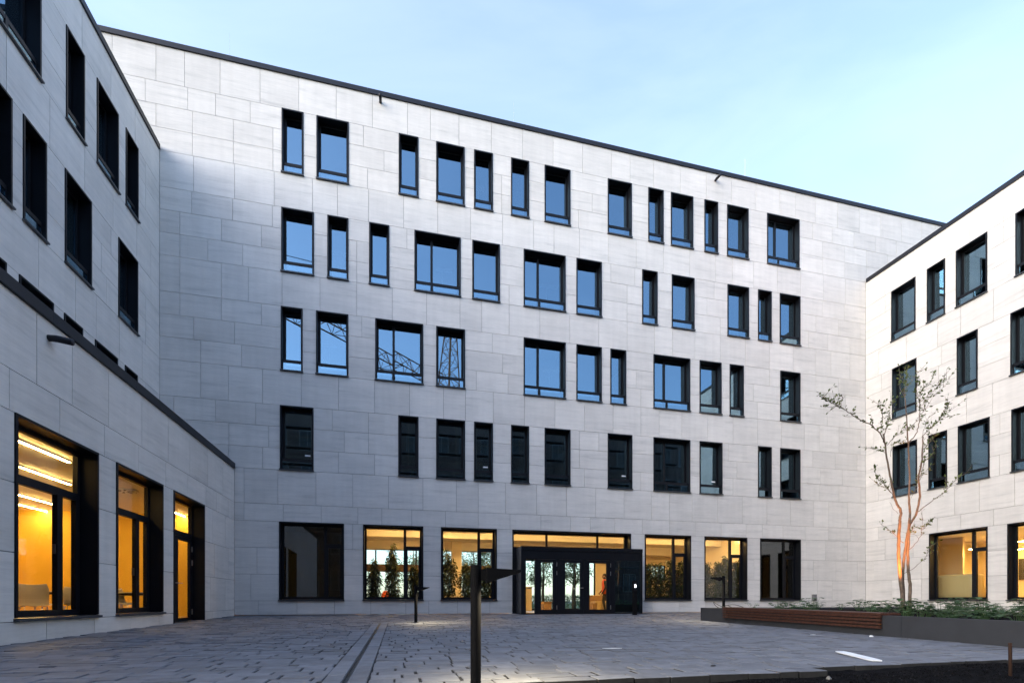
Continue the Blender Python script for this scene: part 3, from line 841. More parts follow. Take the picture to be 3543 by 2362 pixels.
# drain line: two rows of slabs with a dark slot between
dr = MB()
zf = lambda vv, h: -SLOPE * vv + h
dr.hexa([uvp(DU + .012, DV0, zf(DV0, -.09)), uvp(DU + .012, VE, zf(VE, -.09)), uvp(DU - .012, VE, zf(VE, -.09)), uvp(DU - .012, DV0, zf(DV0, -.09))],
        [uvp(DU + .012, DV0, zf(DV0, -.004)), uvp(DU + .012, VE, zf(VE, -.004)), uvp(DU - .012, VE, zf(VE, -.004)), uvp(DU - .012, DV0, zf(DV0, -.004))])
drain = obj('drain_channel', dr, M['drain'], label='straight slot drain between two rows of slabs across the paving', cat='drain')
for s_ in (-1, 1):
    e = MB(); a, b = sorted((DU + s_ * .014, DU + s_ * .020))
    e.hexa([uvp(b, DV0, zf(DV0, -.05)), uvp(b, VE, zf(VE, -.05)), uvp(a, VE, zf(VE, -.05)), uvp(a, DV0, zf(DV0, -.05))],
           [uvp(b, DV0, zf(DV0, .004)), uvp(b, VE, zf(VE, .004)), uvp(a, VE, zf(VE, .004)), uvp(a, DV0, zf(DV0, .004))])
    obj('slot_edge', e, M['sill'], drain)
    v = DV0
    while v < VE - .05:
        v2 = min(v + .50, VE); mb = MB()
        a, b = sorted((DU + s_ * .020, DU + s_ * SWD))
        base = MB(); base.slab(a + .001, b - .006, v + .004, v2 - .004, -.1, 0, .006); t = rnd.random(); dz = rnd.uniform(-.002, .002)
        for (uu, vv, z) in base.v: mb.v.append(uvp(uu, vv, -SLOPE * vv + z + .003 + dz))
        for q in base.f: mb.f.append(tuple(reversed(q))); mb.t.append(t)
        obj('drain_slab', mb, M['paver'], drain); v = v2

# soil in front of the paving edge
from mathutils import noise as NZ
m = MB(); nu, nv = 230, 90; U0, U1, V0, V1 = -13.0, 9.0, VE - .5, 19.8
def soilz(u, v):
    p = Vector((u * 1.3, v * 1.3, 0)); h = NZ.fractal(p, .9, 2.0, 4) * .035 + NZ.noise(Vector((u * 9, v * 9, 3))) * .013 + NZ.noise(Vector((u * 22, v * 22, 7))) * .009
    bank = 0.055 * math.exp(-((u - 1.9) / .9) ** 2 - ((v - 14.95) / .45) ** 2)
    edge = min(1.0, max(0.0, (v - VE + .3) / .35))
    return -SLOPE * v - 0.05 - .012 * edge + h * .8 + bank
for j in range(nv + 1):
    vv = V0 + (V1 - V0) * (j / nv) ** 1.3
    for i in range(nu + 1):
        uu = U0 + (U1 - U0) * i / nu; z = soilz(uu, vv); m.v.append(uvp(uu, vv, z))
for j in range(nv):
    for i in range(nu):
        a = j * (nu + 1) + i; m.f.append((a, a + nu + 1, a + nu + 2, a + 1)); m.t.append(.5)
obj('soil', m, M['soil'], smooth=True, kind='structure')
m = MB(); prnd = random.Random(4)
for k in range(9000):
    uu = prnd.uniform(-3.4, 4.6); vv = VE - .05 + abs(prnd.gauss(0, .55))
    if uu < -0.35 and vv < VE + .02: continue
    if vv > 16.5: continue
    r = prnd.uniform(.004, .011); z = soilz(uu, vv) + r * .3; c = Vector(uvp(uu, vv, z)); b = len(m.v)
    for q in ((1, 0, 0), (0, 1, 0), (-1, 0, 0), (0, -1, 0), (0, 0, .8), (0, 0, -.8)):
        m.v.append(tuple(c + Vector(q) * r * prnd.uniform(.6, 1.2)))
    t = .3 * prnd.random() if prnd.random() < .95 else .6 + .4 * prnd.random()
    for q in ((0, 1, 4), (1, 2, 4), (2, 3, 4), (3, 0, 4), (1, 0, 5), (2, 1, 5), (3, 2, 5), (0, 3, 5)):
        m.f.append(tuple(b + i for i in q)); m.t.append(t)
obj('soil_crumbs', m, M['pebble'], label='loose dark crumbs of soil below the paving edge', cat='soil', kind='stuff')

# ================================================================== PLANTER AND BENCH
P0 = ground_px(2424, 2145)
plw = Wall(P0, RD)
def PL(s, w_, h):
    X, Y = plw.world(s, w_); Xf, Yf = plw.world(s, 0); return (X, Y, gz(Xf, Yf) + h)
def plbox(mb, s0, s1, w0, w1, h0, h1):
    mb.hexa([PL(s0, w0, h0), PL(s1, w0, h0), PL(s1, w1, h0), PL(s0, w1, h0)], [PL(s0, w0, h1), PL(s1, w0, h1), PL(s1, w1, h1), PL(s0, w1, h1)]); return mb
PH = 0.385; PEND = 13.5; PWD = 7.5
b = MB(); plbox(b, .13, PEND, .13, PWD, -.1, PH - .06)
planter = obj('planter_bed', b, M['soil'], label='long raised planting bed edged with dark grey concrete blocks', cat='planter')
s = 0.0
for k, ln in enumerate([1.17, 2.4, 2.4, 2.4, 2.4, 2.73]):
    mb = MB(); plbox(mb, s + (.003 if k else 0), s + ln - .003, 0, .129, -.08, PH); obj('concrete_block', mb, M['concrete'], planter); s += ln
s = .13
for k in range(3):
    mb = MB(); plbox(mb, 0, .129, s + .003, s + 2.45, -.08, PH); obj('concrete_block', mb, M['concrete'], planter); s += 2.456
bs0, bs1 = plw.px(2508), plw.px(3048, -.06)
bench = thing('bench', 'reddish brown slatted wooden bench built onto the front edge of the planter', 'bench', (0, 0, 0))
bench.location = PL((bs0 + bs1) / 2, 0, 0)
inv = Matrix.Translation(-Vector(bench.location))
def bslat(s0, s1, w0, w1, h0, h1):
    mb = MB(); plbox(mb, s0, s1, w0, w1, h0, h1); mb.v = [tuple(inv @ Vector(p)) for p in mb.v]; return mb
half = (bs0 + bs1) / 2
for k in range(4):
    h1 = 0.432 - .052 - k * .066
    for a, b_ in ((bs0, half - .002), (half + .002, bs1)):
        obj('slat', bslat(a, b_, -.075, -.040, h1 - .043, h1), M['wood'], bench)
for k in range(6):
    for a, b_ in ((bs0, half - .002), (half + .002, bs1)):
        obj('slat', bslat(a, b_, -.078 + k * .082, -.078 + k * .082 + .072, .388, .430), M['wood'], bench)
for a in (bs0 + .05, (bs0 + bs1) / 2 - .03, bs1 - .11):
    obj('bracket', bslat(a, a + .06, -.039, -.002, .15, .384), M['dark'], bench)
# cable
cb = MB(); c0 = Vector(PL(.75, .3, PH - .02)); pts = []
for k in range(40):
    t = k / 39; a = t * 4.2 * math.pi
    pts.append(c0 + Vector((.34 * t * 2 - .3 + .14 * math.cos(a), .2 * math.sin(a * .9), .03 + .11 * (1 - math.cos(a)) * (.25 + .8 * (abs(math.sin(t * 9)) ** 2)) * .8)))
obj('cable', cb.tube(pts, .009, 6), M['dark'], None, True, label='loose black cable coiled on the planter beside the lamp', cat='cable')

# ================================================================== BOLLARD LAMPS
def wedge(mb, pts_top, pts_bot):
    mb.hexa(pts_bot, pts_top)
def make_bollard(h=0.99):
    t = thing('bollard_lamp', 'x', 'lamp', group='bollard lamps in the courtyard')
    p = MB(); p.tube([(0, 0, -.05), (0, 0, h - .004), (0, 0, h)], [.043, .043, .040], 20); obj('post', p, M['bollard'], t, False)
    bp = MB(); bp.tube([(0, 0, 0), (0, 0, .012)], .075, 20); obj('base_plate', bp, M['bollard'], t)
    a = MB(); a.box(.038, .095, -.022, .022, h - .125, h - .035); obj('arm', a, M['bollard'], t)
    hd = MB(); x0, x1 = .09, .37; w0, w1 = .085, .04; k = .008
    T = lambda x: h - .028 - .010 * (x - x0) / (x1 - x0)
    Bz = lambda x: h - .145 + .087 * (x - x0) / (x1 - x0)
    Wd = lambda x: w0 + (w1 - w0) * (x - x0) / (x1 - x0)
    hd.hexa([(x0, -w0, T(x0) - k), (x1, -w1, T(x1) - k), (x1, w1, T(x1) - k), (x0, w0, T(x0) - k)], [(x0, -w0, T(x0)), (x1, -w1, T(x1)), (x1, w1, T(x1)), (x0, w0, T(x0))])
    for sg in (-1, 1):
        a_, b_ = sorted((sg, sg * .93))
        q = lambda x, f_, z: (x, Wd(x) * f_, z)
        hd.hexa([q(x0, a_, Bz(x0)), q(x1, a_, Bz(x1)), q(x1, b_, Bz(x1)), q(x0, b_, Bz(x0))], [q(x0, a_, T(x0) - k), q(x1, a_, T(x1) - k), q(x1, b_, T(x1) - k), q(x0, b_, T(x0) - k)])
    hd.box(x0 - .006, x0, -w0, w0, Bz(x0), T(x0))
    ho = obj('lamp_head', hd, M['bollard'], t)
    ln = MB(); xa, xb = x0 + .05, x1 - .03; r_ = .018
    ln.hexa([(xa, -.055, Bz(xa) + r_), (xb, -.036, Bz(xb) + r_ * .5), (xb, .036, Bz(xb) + r_ * .5), (xa, .055, Bz(xa) + r_)],
            [(xa, -.055, Bz(xa) + r_ + .008), (xb, -.036, Bz(xb) + r_ * .5 + .008), (xb, .036, Bz(xb) + r_ * .5 + .008), (xa, .055, Bz(xa) + r_ + .008)])
    obj('lens', ln, M['lens'], ho)
    ld = bpy.data.lights.new('bollard_light', 'AREA'); ld.energy = 5.5; ld.color = (1.0, .82, .52); ld.shape = 'RECTANGLE'; ld.size = .15; ld.size_y = .06; ld.spread = R(150)
    lo = link('light', ld, t); lo.location = (.23, 0, h - .098); lo.rotation_euler = (0, R(-17), 0)
    return t
def place_bollard(t, X, Y, z, rz, label):
    t.location = (X, Y, z); t.rotation_euler = (0, 0, rz); t['label'] = label
b0 = make_bollard()
Yb = 3.96; Xb = (1646 - CX) / F * Yb
place_bollard(b0, Xb, Yb, -SLOPE * uv(Xb, Yb)[1] , R(8), 'black bollard lamp with wedge head at the paving edge beside the soil')
b1 = copy_tree(b0); X, Y = ground_px(1439, 2152); place_bollard(b1, X, Y, gz(X, Y), R(-8), 'black bollard lamp casting light on paving, beside the end of slot drain')
b2 = copy_tree(b0); X, Y = plw.world(.62, .33); place_bollard(b2, X, Y, PL(.62, 0, PH - .06)[2], math.pi - R(14), 'black bollard lamp standing in the planter beside the wooden bench')
for b_, e in ((b0, 9.0), (b1, 6.0), (b2, 6.0)):
    for ch in b_.children:
        if ch.type == 'LIGHT':
            ch.data = ch.data.copy(); ch.data.energy = e

# intercom post by the door
X, Y = ground_px(2196, 2126)
ip = thing('intercom_post', 'slim dark intercom post with a small lit screen beside the entrance doors', 'intercom', (X, Y, gz(X, Y)), main_w.rz)
m = MB(); m.box(-.078, .078, -.05, .05, .012, 1.30); obj('post', m, M['bollard'], ip)
m = MB(); m.box(-.13, .13, -.10, .10, 0, .012); obj('base_plate', m, M['bollard'], ip)
m = MB(); m.box(-.03, .03, -.056, -.0505, 1.05, 1.16); obj('screen', m, M['screen'], ip)
m = MB(); m.box(-.07, .07, -.054, -.0502, .92, 1.26)
fr = MB(); fr.box(-.07, -.035, -.054, -.0502, .92, 1.26); fr.box(.035, .07, -.054, -.0502, .92, 1.26); fr.box(-.0349, .0349, -.054, -.0502, .92, 1.04); fr.box(-.0349, .0349, -.054, -.0502, 1.17, 1.26); obj('face_plate', fr, M['black'], ip)

# ================================================================== SMALL THINGS LYING AROUND
A = Vector((*ground_px(2905, 2259), 0)); B = Vector((*ground_px(3036, 2288), 0))
m = MB(); d = (B - A).normalized(); n_ = Vector((-d.y, d.x, 0)); rings = []
for k in range(9):
    t = k / 8; p = A.lerp(B, t); z = gz(p.x, p.y) + .006 + .012 * (1 - t); hw = .062 * (1 if 0 < k < 8 else .8)
    rings.append([(p + n_ * hw).to_tuple()[:2] + (z,), (p - n_ * hw).to_tuple()[:2] + (z,), (p - n_ * hw).to_tuple()[:2] + (z + .014,), (p + n_ * hw).to_tuple()[:2] + (z + .014,)])
m.loft(rings); obj('white_board', m, M['board'], label='narrow white board lying on the paving near the soil edge', cat='board')
Ys = 4.75; Xs = (3495 - CX) / F * Ys; zt = ZC + (HY - 2222) / F * Ys
m = MB(); m.tube([(Xs + .004, Ys, -.45), (Xs, Ys, zt - .02), (Xs - .002, Ys, zt)], [.014, .0145, .016], 10)
obj('stake', m, M['rust'], None, True, label='rusty steel stake driven upright into the dark soil', cat='stake')
def scrap(px, py, sx, sy, label, mat, cat, rz=.3, h=.006, dz=0.0):
    X, Y = ground_px(px, py); r = random.Random(px)
    m = MB(); n = 7; ring = [(math.cos(2 * math.pi * k / n) * sx * r.uniform(.7, 1.1), math.sin(2 * math.pi * k / n) * sy * r.uniform(.7, 1.1)) for k in range(n)]
    m.loft([[(x, y, 0) for x, y in ring], [(x * .97, y * .97, h * .6) for x, y in ring], [(x * .6, y * .6, h * r.uniform(.8, 1.2)) for x, y in ring]])
    o = obj(cat, m, mat, label=label, cat=cat); o.location = (X, Y, gz(X, Y) + .002 + dz); o.rotation_euler = (0, 0, rz); return o
scrap(3015, 2202, .05, .03, 'crumpled white paper scrap lying on the paving below the bench end', M['board'], 'paper_scrap', h=.03)
scrap(2120, 2242, .16, .006, 'thin white strip lying on the open paving before the entrance', M['board'], 'plastic_strip', .1)
scrap(2812, 2195, .07, .016, 'short white strip lying on the paving in front of the bench', M['board'], 'plastic_strip', .2)
scrap(2468, 2303, .04, .015, 'tiny dark twig lying on the pavers by the edge', M['dark'], 'twig', .5, .012)
o = scrap(2738, 2316, .075, .04, 'round white plastic scrap half buried in soil beside the paving notch', M['board'], 'plastic_scrap', .1, .03, -.075)
o = scrap(2868, 2325, .03, .022, 'small pale stone lying on the dark soil', M['meter'], 'stone', .1, .045, -.085)
scrap(3405, 2315, .09, .03, 'torn grey paper lying on the soil beside the steel stake', M['board'], 'paper_scrap', .9, .02, -.085)
X, Y = ground_px(2800, 2296)
m = MB(); m.box(-.10, .10, -.02, .1, -.11, -.012); o = obj('kerb_stone', m, M['meter'], label='grey-brown kerb stone set on edge in the paving notch', cat='stone'); o.location = (X + .1, Y + .02, gz(X, Y)); o.rotation_euler = (0, 0, main_w.rz)

# ================================================================== PLANTS IN THE BED
def lobed_leaf(m, c, d, up, L_, tone):
    d = d.normalized(); side = d.cross(up).normalized(); nrm = side.cross(d).normalized()
    prof = [(0, 0), (.12, .28), (.32, .22), (.38, .46), (.55, .30), (.72, .33), (.8, .14), (1, 0)]
    pts = [c + d * (a * L_) + side * (b * L_) - nrm * (.25 * L_ * a * a) for a, b in prof] + [c + d * (a * L_) - side * (b * L_) - nrm * (.25 * L_ * a * a) for a, b in reversed(prof[1:-1])]
    b0 = len(m.v); m.v += [tuple(p) for p in pts]; n = len(pts); m.tone = tone
    # fan of quads across the mid rib
    k = len(prof)
    for i in range(k - 1):
        l0, l1 = i, i + 1
        r0 = (n - i) % n; r1 = n - i - 1
        if i == 0: m._f(b0 + 0, b0 + 1, b0 + n - 1)
        elif i == k - 2: m._f(b0 + l0, b0 + l1, b0 + r0)
        else: m._f(b0 + l0, b0 + l1, b0 + r1, b0 + r0)
def ground_plant(seed, h):
    r = random.Random(seed); lv = MB(); st = MB()
    for k in range(r.randint(13, 19)):
        a = r.uniform(0, 6.28); rr = r.uniform(.03, .24); hh = h * r.uniform(.35, 1.0) * (1.1 - rr * 1.2)
        tip = Vector((math.cos(a) * rr, math.sin(a) * rr, hh)); root = Vector((math.cos(a) * .03, math.sin(a) * .03, 0))
        st.tube([root, root.lerp(tip, .5) + Vector((0, 0, .03)), tip], [.004, .003, .002], 4, False)
        for q in range(3):
            aa = a + (q - 1) * 1.1 + r.uniform(-.3, .3)
            lobed_leaf(lv, tip, Vector((math.cos(aa), math.sin(aa), r.uniform(-.15, .35))), Vector((0, 0, 1)), r.uniform(.07, .12), r.random())
    return st.mesh('stem', M['leaf']), lv.mesh('leaves', M['leaf'])
gp = [ground_plant(100 + k, .26 + .05 * (k % 3)) for k in range(5)]
prn = random.Random(9); spots = []
for tries in range(4000):
    s_ = prn.uniform(.4, 11.5); w_ = prn.uniform(.45, 6.5)
    dens = 1.0 if s_ > 4.2 else .13 + .1 * (s_ > 2.2)
    if prn.random() > dens: continue
    if s_ < bs1 and w_ < .55: continue
    if all((s_ - a) ** 2 + (w_ - b) ** 2 > .34 ** 2 for a, b in spots): spots.append((s_, w_))
    if len(spots) >= 170: break
TREE = (9.75, 12.3)
for s_, w_ in spots:
    X, Y, z = PL(s_, w_, PH - .06)
    if Y < .8 or abs(CX + F * X / Y - CX) > 1950: continue
    if math.hypot(X - TREE[0], Y - TREE[1]) < .18: continue
    st, lv = prn.choice(gp)
    t = thing('leafy_plant', 'low leafy green plant growing in the raised planting bed', 'plant', (X, Y, z), prn.uniform(0, 6.28), 'low plants in the bed')
    sc_ = prn.uniform(.75, 1.25); t.scale = (sc_, sc_, sc_ * prn.uniform(.8, 1.1))
    link('stem', st, t); link('leaves', lv, t)

# ================================================================== YOUNG TREE
tr = random.Random(31)
TZ = gz(*plw.world(2, 0)) + PH - .06
tree = thing('young_tree', 'young multi-stemmed tree with sparse small leaves, trunks lit orange from below', 'tree', (TREE[0], TREE[1], TZ - .02))
def T4(x, y): return (2750 + x * .4465, 1200 + y * .4465)
def T5(x, y): return (2743 + x * .3826, 1762 + y * .3826)
def path(pts, dy0, dy1, wob=.05):
    P = []; n = len(pts)
    for i, (px, py) in enumerate(pts):
        k = i / (n - 1); dy = dy0 + (dy1 - dy0) * k + tr.uniform(-wob, wob)
        p = Vector(at_depth(px, py, TREE[1] + dy)) - Vector(tree.location); P.append(p)
    return P
def refine(P, n=3, jit=.012):
    out_ = []
    for i in range(len(P) - 1):
        p0 = P[max(i - 1, 0)]; p1 = P[i]; p2 = P[i + 1]; p3 = P[min(i + 2, len(P) - 1)]
        for k in range(n):
            t = k / n
            q = .5 * ((2 * p1) + (p2 - p0) * t + (2 * p0 - 5 * p1 + 4 * p2 - p3) * t * t + (3 * p1 - p0 - 3 * p2 + p3) * t ** 3)
            out_.append(q + Vector((tr.uniform(-jit, jit), tr.uniform(-jit, jit), 0)))
    out_.append(P[-1]); return out_
trunk = MB(); limbs = MB(); lf = MB()
def leaves_at(p, d, n, size=.074):
    for _ in range(n):
        dr_ = (d * .8 + Vector((tr.gauss(0, .7), tr.gauss(0, .7), tr.gauss(.25, .6)))).normalized()
        up = Vector((tr.gauss(0, .6), tr.gauss(0, .6), 1)).normalized(); side = dr_.cross(up)
        if side.length < .05: continue
        side.normalize(); L_ = size * tr.uniform(.6, 1.25); w_ = L_ * .27; b = len(lf.v); lf.tone = tr.random()
        q = p + dr_ * .012
        lf.v += [tuple(q), tuple(q + dr_ * L_ * .5 + side * w_), tuple(q + dr_ * L_), tuple(q + dr_ * L_ * .5 - side * w_)]
        lf._f(b, b + 1, b + 2, b + 3)
def limb(pts, r0, r1, dy0, dy1, leafs=1.0, start=.15, twigs=True):
    P = refine(path(pts, dy0, dy1), 4); n = len(P)
    limbs.tube(P, [.82 * (r0 + (r1 - r0) * i / (n - 1)) for i in range(n)], 6)
    for i in range(1, n):
        if i / n < start: continue
        d = (P[i] - P[i - 1]).normalized()
        if tr.random() < .7 * leafs: leaves_at(P[i], d, tr.randint(2, 4))
        if twigs and tr.random() < .5 * leafs:
            td = (d + Vector((tr.gauss(0, .6), tr.gauss(0, .7), tr.gauss(.25, .5)))).normalized(); ln = tr.uniform(.10, .30)
            q = [P[i], P[i] + td * ln * .5 + Vector((0, 0, .01)), P[i] + td * ln + Vector((0, 0, .03))]
            limbs.tube(q, [.005, .004, .0025], 4)
            for k in (1, 2): leaves_at(q[k], td, tr.randint(1, 3))
    return P
def stem(pts, r0, r1, dy0, dy1):
    P = refine(path(pts, dy0, dy1, .02), 5, .007); n = len(P)
    trunk.tube(P, [r0 + (r1 - r0) * (i / (n - 1)) for i in range(n)], 10); return P
stem([(3126, 2103), (3116, 2007), (3110, 1930), (3109.5, 1858), (3112, 1819), (3114, 1794), (3116, 1763), (3100.5, 1736), (3087, 1682), (3073.7, 1615), (3062.5, 1539), (3056, 1500)], .042, .015, .0, -.25)
stem([(3146.6, 2102), (3148.6, 2030), (3143, 1976), (3141, 1915), (3144.7, 1838), (3148.6, 1785), (3145, 1727), (3146.5, 1660), (3143, 1557), (3138, 1468), (3131.8, 1378)], .039, .011, .06, .25)
stem([(3127, 2085), (3124, 2007), (3126.5, 1945), (3135, 1877), (3142.8, 1827), (3147, 1790)], .033, .024, .22, .12)
stem([(3149, 1812), (3172, 1771), (3183, 1704), (3178.6, 1655), (3190, 1588), (3194, 1510)], .027, .013, .08, -.35)
lm = lambda q, T: [T(*p) for p in q]
limb(lm([(690, 740), (675, 690), (600, 610), (500, 560), (430, 515), (360, 470), (280, 430), (220, 395), (185, 370)], T4), .017, .004, -.25, -.9)
limb(lm([(340, 458), (280, 465), (215, 463)], T4), .006, .003, -.7, -.9)
limb(lm([(370, 470), (350, 430), (375, 395), (345, 375)], T4), .006, .003, -.7, -.6)
limb(lm([(690, 700), (705, 640), (725, 580), (735, 500), (748, 428)], T4), .013, .003, -.25, .1, 1.3)
limb(lm([(690, 650), (670, 590), (680, 520), (660, 450)], T4), .010, .003, -.2, -.5, 1.3)
limb(lm([(715, 760), (780, 690), (840, 645), (852, 600)], T4), .009, .003, -.2, .3, 1.0)
limb(lm([(740, 850), (760, 760), (800, 745), (860, 730)], T4), .006, .003, -.2, .3, 1.0)
limb(lm([(860, 430), (850, 330), (870, 250), (862, 190)], T4), .011, .003, .25, .45, 1.0, .1)
limb(lm([(855, 400), (820, 330), (810, 250), (830, 200)], T4), .007, .003, .25, .7, .8)
limb(lm([(850, 330), (905, 270), (950, 200), (985, 183)], T4), .007, .003, .25, .5, .8)
limb(lm([(882, 740), (930, 690), (955, 620), (965, 540), (972, 460), (960, 400), (945, 330), (945, 240)], T4), .016, .004, .1, -.3, .8, .45)
limb(lm([(970, 430), (1000, 400), (1080, 335), (1130, 275), (1190, 250)], T4), .009, .003, -.2, -.5, 1.2)
limb(lm([(968, 380), (1000, 310), (1050, 270), (1085, 210)], T4), .006, .003, -.2, .2, 1.1)
limb(lm([(975, 460), (1050, 390), (1110, 350), (1180, 280)], T4), .006, .003, -.2, .1, .8)
limb(lm([(985, 700), (1060, 620), (1120, 560), (1160, 490), (1185, 450)], T4), .011, .003, -.35, -.7, 1.2)
limb(lm([(1090, 590), (1150, 545), (1205, 490)], T4), .005, .003, -.5, -.4, 1.1)
limb(lm([(990, 690), (1010, 600), (1040, 540)], T4), .007, .003, -.35, .1, .8)
limb(lm([(880, 640), (930, 590), (960, 540), (1010, 485)], T4), .007, .003, .2, .5, 1.0)
limb(lm([(945, 1285), (1000, 1240), (1080, 1180), (1150, 1130), (1200, 1080), (1260, 1020), (1330, 975)], T4), .012, .003, -.05, -.6, .9, .3)
limb(lm([(975, 1010), (1000, 900), (1050, 850), (1100, 760)], T4), .008, .003, -.2, -.6, 1.1)
limb(lm([(985, 860), (1010, 780), (1050, 730), (1105, 672)], T4), .008, .003, -.3, .2, 1.1)
limb(lm([(965, 1030), (1000, 985), (1035, 940)], T4), .006, .003, -.2, .3, 1.1)
limb(lm([(745, 1130), (690, 1060), (640, 1010), (610, 930)], T4), .008, .003, -.1, -.5, 1.2)
limb(lm([(765, 1160), (720, 1100), (650, 1070)], T4), .006, .003, -.1, .4, 1.2)
limb(lm([(708, 820), (650, 800), (570, 775)], T4), .006, .003, -.2, -.6, .9)
limb(lm([(800, 1290), (760, 1250), (735, 1200)], T4), .005, .003, 0, -.3, .5)
limb(lm([(900, 1170), (940, 1080), (950, 1000)], T4), .006, .003, .1, .5, .8)
limb(lm([(1000, 300), (940, 245), (880, 190), (790, 125)], T5), .009, .003, .1, -.5, .9, .4)
limb(lm([(1055, 360), (1120, 290), (1160, 230), (1165, 180), (1180, 80)], T5), .009, .003, .1, -.4, .6, .4)
limb(lm([(1165, 190), (1210, 150), (1250, 105)], T5), .005, .003, -.3, -.5, 1.0)
limb(lm([(1140, 260), (1090, 210), (1075, 180)], T5), .004, .002, -.2, .1, .8)
limb(lm([(1000, 580), (1060, 550), (1140, 490), (1200, 420), (1235, 340)], T5), .008, .003, .2, -.4, .9, .5)
obj('trunk', trunk, M['bark'], tree, True); obj('limbs', limbs, M['bark'], tree, True); obj('crown', lf, M['tleaf'], tree)
# ground spotlight at the foot of the tree
gl = thing('ground_spotlight', 'small black ground spotlight lighting the young tree from below', 'spotlight', (TREE[0] - .35, TREE[1] - .75, TZ))
m = MB(); m.tube([(0, 0, -.05), (0, 0, .05)], .02, 8); obj('spike', m, M['bollard'], gl)
m = MB(); dv = Vector((.20, .42, .88)).normalized(); c = Vector((0, 0, .08)); m.tube([c - dv * .04, c + dv * .06], [.04, .05], 12, True); obj('lamp_head', m, M['bollard'], gl)
ld = bpy.data.lights.new('tree_spot', 'SPOT'); ld.energy = 480; ld.color = (1.0, .32, .05); ld.spot_size = R(44); ld.spot_blend = .9; ld.shadow_soft_size = .04
lo = link('light', ld, gl); lo.location = c + dv * .075; lo.rotation_euler = (-dv).to_track_quat('Z', 'Y').to_euler()

# ================================================================== INSIDE THE ANNEX
def in_wall(o, wall, u, y, z, rz=0.0):
    X, Y = wall.world(u, y); o.location = (X, Y, z); o.rotation_euler = (0, 0, wall.rz + rz); return o
def strip_light(wall, u0, u1, y, z, label, group, mat='strip', hang=0.0):
    t = thing('strip_light', label, 'ceiling light', group=group)
    in_wall(t, wall, (u0 + u1) / 2, y, z)
    h = (u1 - u0) / 2
    m = MB(); m.box(-h - .01, h + .01, -.028, .028, .012, .05); obj('housing', m, M['white'], t)
    m = MB(); m.box(-h, h, -.021, .021, 0, .011); obj('diffuser', m, M[mat], t)
    if hang:
        for x in (-h + .1, h - .1):
            m = MB(); m.box(x - .003, x + .003, -.003, .003, .05, hang); obj('suspension', m, M['steel'], t)
g = 'glowing strip lights on the annex ceiling'
for y, a, b in ((0.95, 10, 240), (2.2, 70, 243), (3.25, 50, 190), (4.3, 60, 190), (5.3, 60, 190)):
    strip_light(annex_w, annex_w.px(a, y), annex_w.px(b, y), y, ceilA - .052, 'glowing strip light on the annex ceiling behind the large yellow window', g)
for y, a, b in ((1.4, 590, 652), (3.3, 500, 560)):
    strip_light(annex_w, annex_w.px(a, y), annex_w.px(b, y), y, ceilA - .052, 'glowing strip light on the annex ceiling beside the glazed door', g)
# ceiling diffuser
X, Y = at_depth(430, 1716, 12.6)[:2]
m = MB(); m.tube([(0, 0, 0), (0, 0, .03)], .30, 24)
cd = obj('air_diffuser', m, M['white'], label='round slotted air diffuser on the annex ceiling behind the smaller window', cat='air vent'); cd.location = (X, Y, ceilA - .032)
for k in range(8):
    a = k * math.pi / 4; m = MB(); m.hexa([(.08, -.02, -.004), (.26, -.05, -.004), (.26, .02, -.004), (.08, .015, -.004)], [(.08, -.02, -.0005), (.26, -.05, -.0005), (.26, .02, -.0005), (.08, .015, -.0005)])
    o = obj('slot', m, M['dark'], cd); o.rotation_euler = (0, 0, a)
def make_chair():
    t = thing('shell_chair', 'x', 'chair', group='white shell chairs in the annex')
    m = MB(); prof = [(-.22, .455), (-.12, .435), (.02, .43), (.14, .445), (.20, .50), (.225, .60), (.245, .72), (.265, .82)]
    wd = [.20, .225, .23, .225, .22, .225, .225, .19]; rings = []
    top = []; bot = []
    n = 8
    for (y, z), w_ in zip(prof, wd):
        row = []
        for k in range(n + 1):
            s_ = -1 + 2 * k / n; row.append(Vector((w_ * s_, y - (.035 * s_ * s_ if z > .48 else 0), z + .022 * s_ * s_)))
        top.append(row)
    b0 = len(m.v)
    for off in (0, -.012):
        for i, row in enumerate(top):
            nx = Vector((0, -1, 0)) if prof[i][1] > .5 else Vector((0, 0, 1))
            for p in row: m.v.append(tuple(p + nx * off))
    R_ = len(top); C_ = n + 1
    for i in range(R_ - 1):
        for k in range(n):
            a = i * C_ + k; m._f(a, a + 1, a + C_ + 1, a + C_); q = a + R_ * C_; m._f(q, q + C_, q + C_ + 1, q + 1)
    obj('shell', m, M['shell'], t, True)
    for sx in (-1, 1):
        for sy in (-1, 1):
            m = MB(); m.tube([(sx * .12, sy * .10, .425), (sx * .19, sy * .17, .40), (sx * .235, sy * .235, 0)], .009, 8); obj('leg', m, M['steel'], t, True)
    return t
ch0 = make_chair()
def chair(X, Y, rz, label, first=[True]):
    t = ch0 if first[0] else copy_tree(ch0); first[0] = False
    t.location = (X, Y, .001); t.rotation_euler = (0, 0, rz); t['label'] = label
def pt(px, Y): return (px - CX) / F * Y, Y
chair(*pt(115, 9.2), R(42) + math.pi, 'white shell chair seen from behind at the large yellow window')
chair(*pt(62, 10.4), R(200), 'white shell chair beside the table, partly behind the nearest chair')
chair(*pt(172, 10.6), R(150), 'white shell chair behind the mullion of the large yellow window')
chair(*pt(268, 11.2), R(215), 'white shell chair behind the narrow sash of the large yellow window')
chair(*pt(436, 12.3), R(95), 'white shell chair beside the table behind the smaller yellow window')
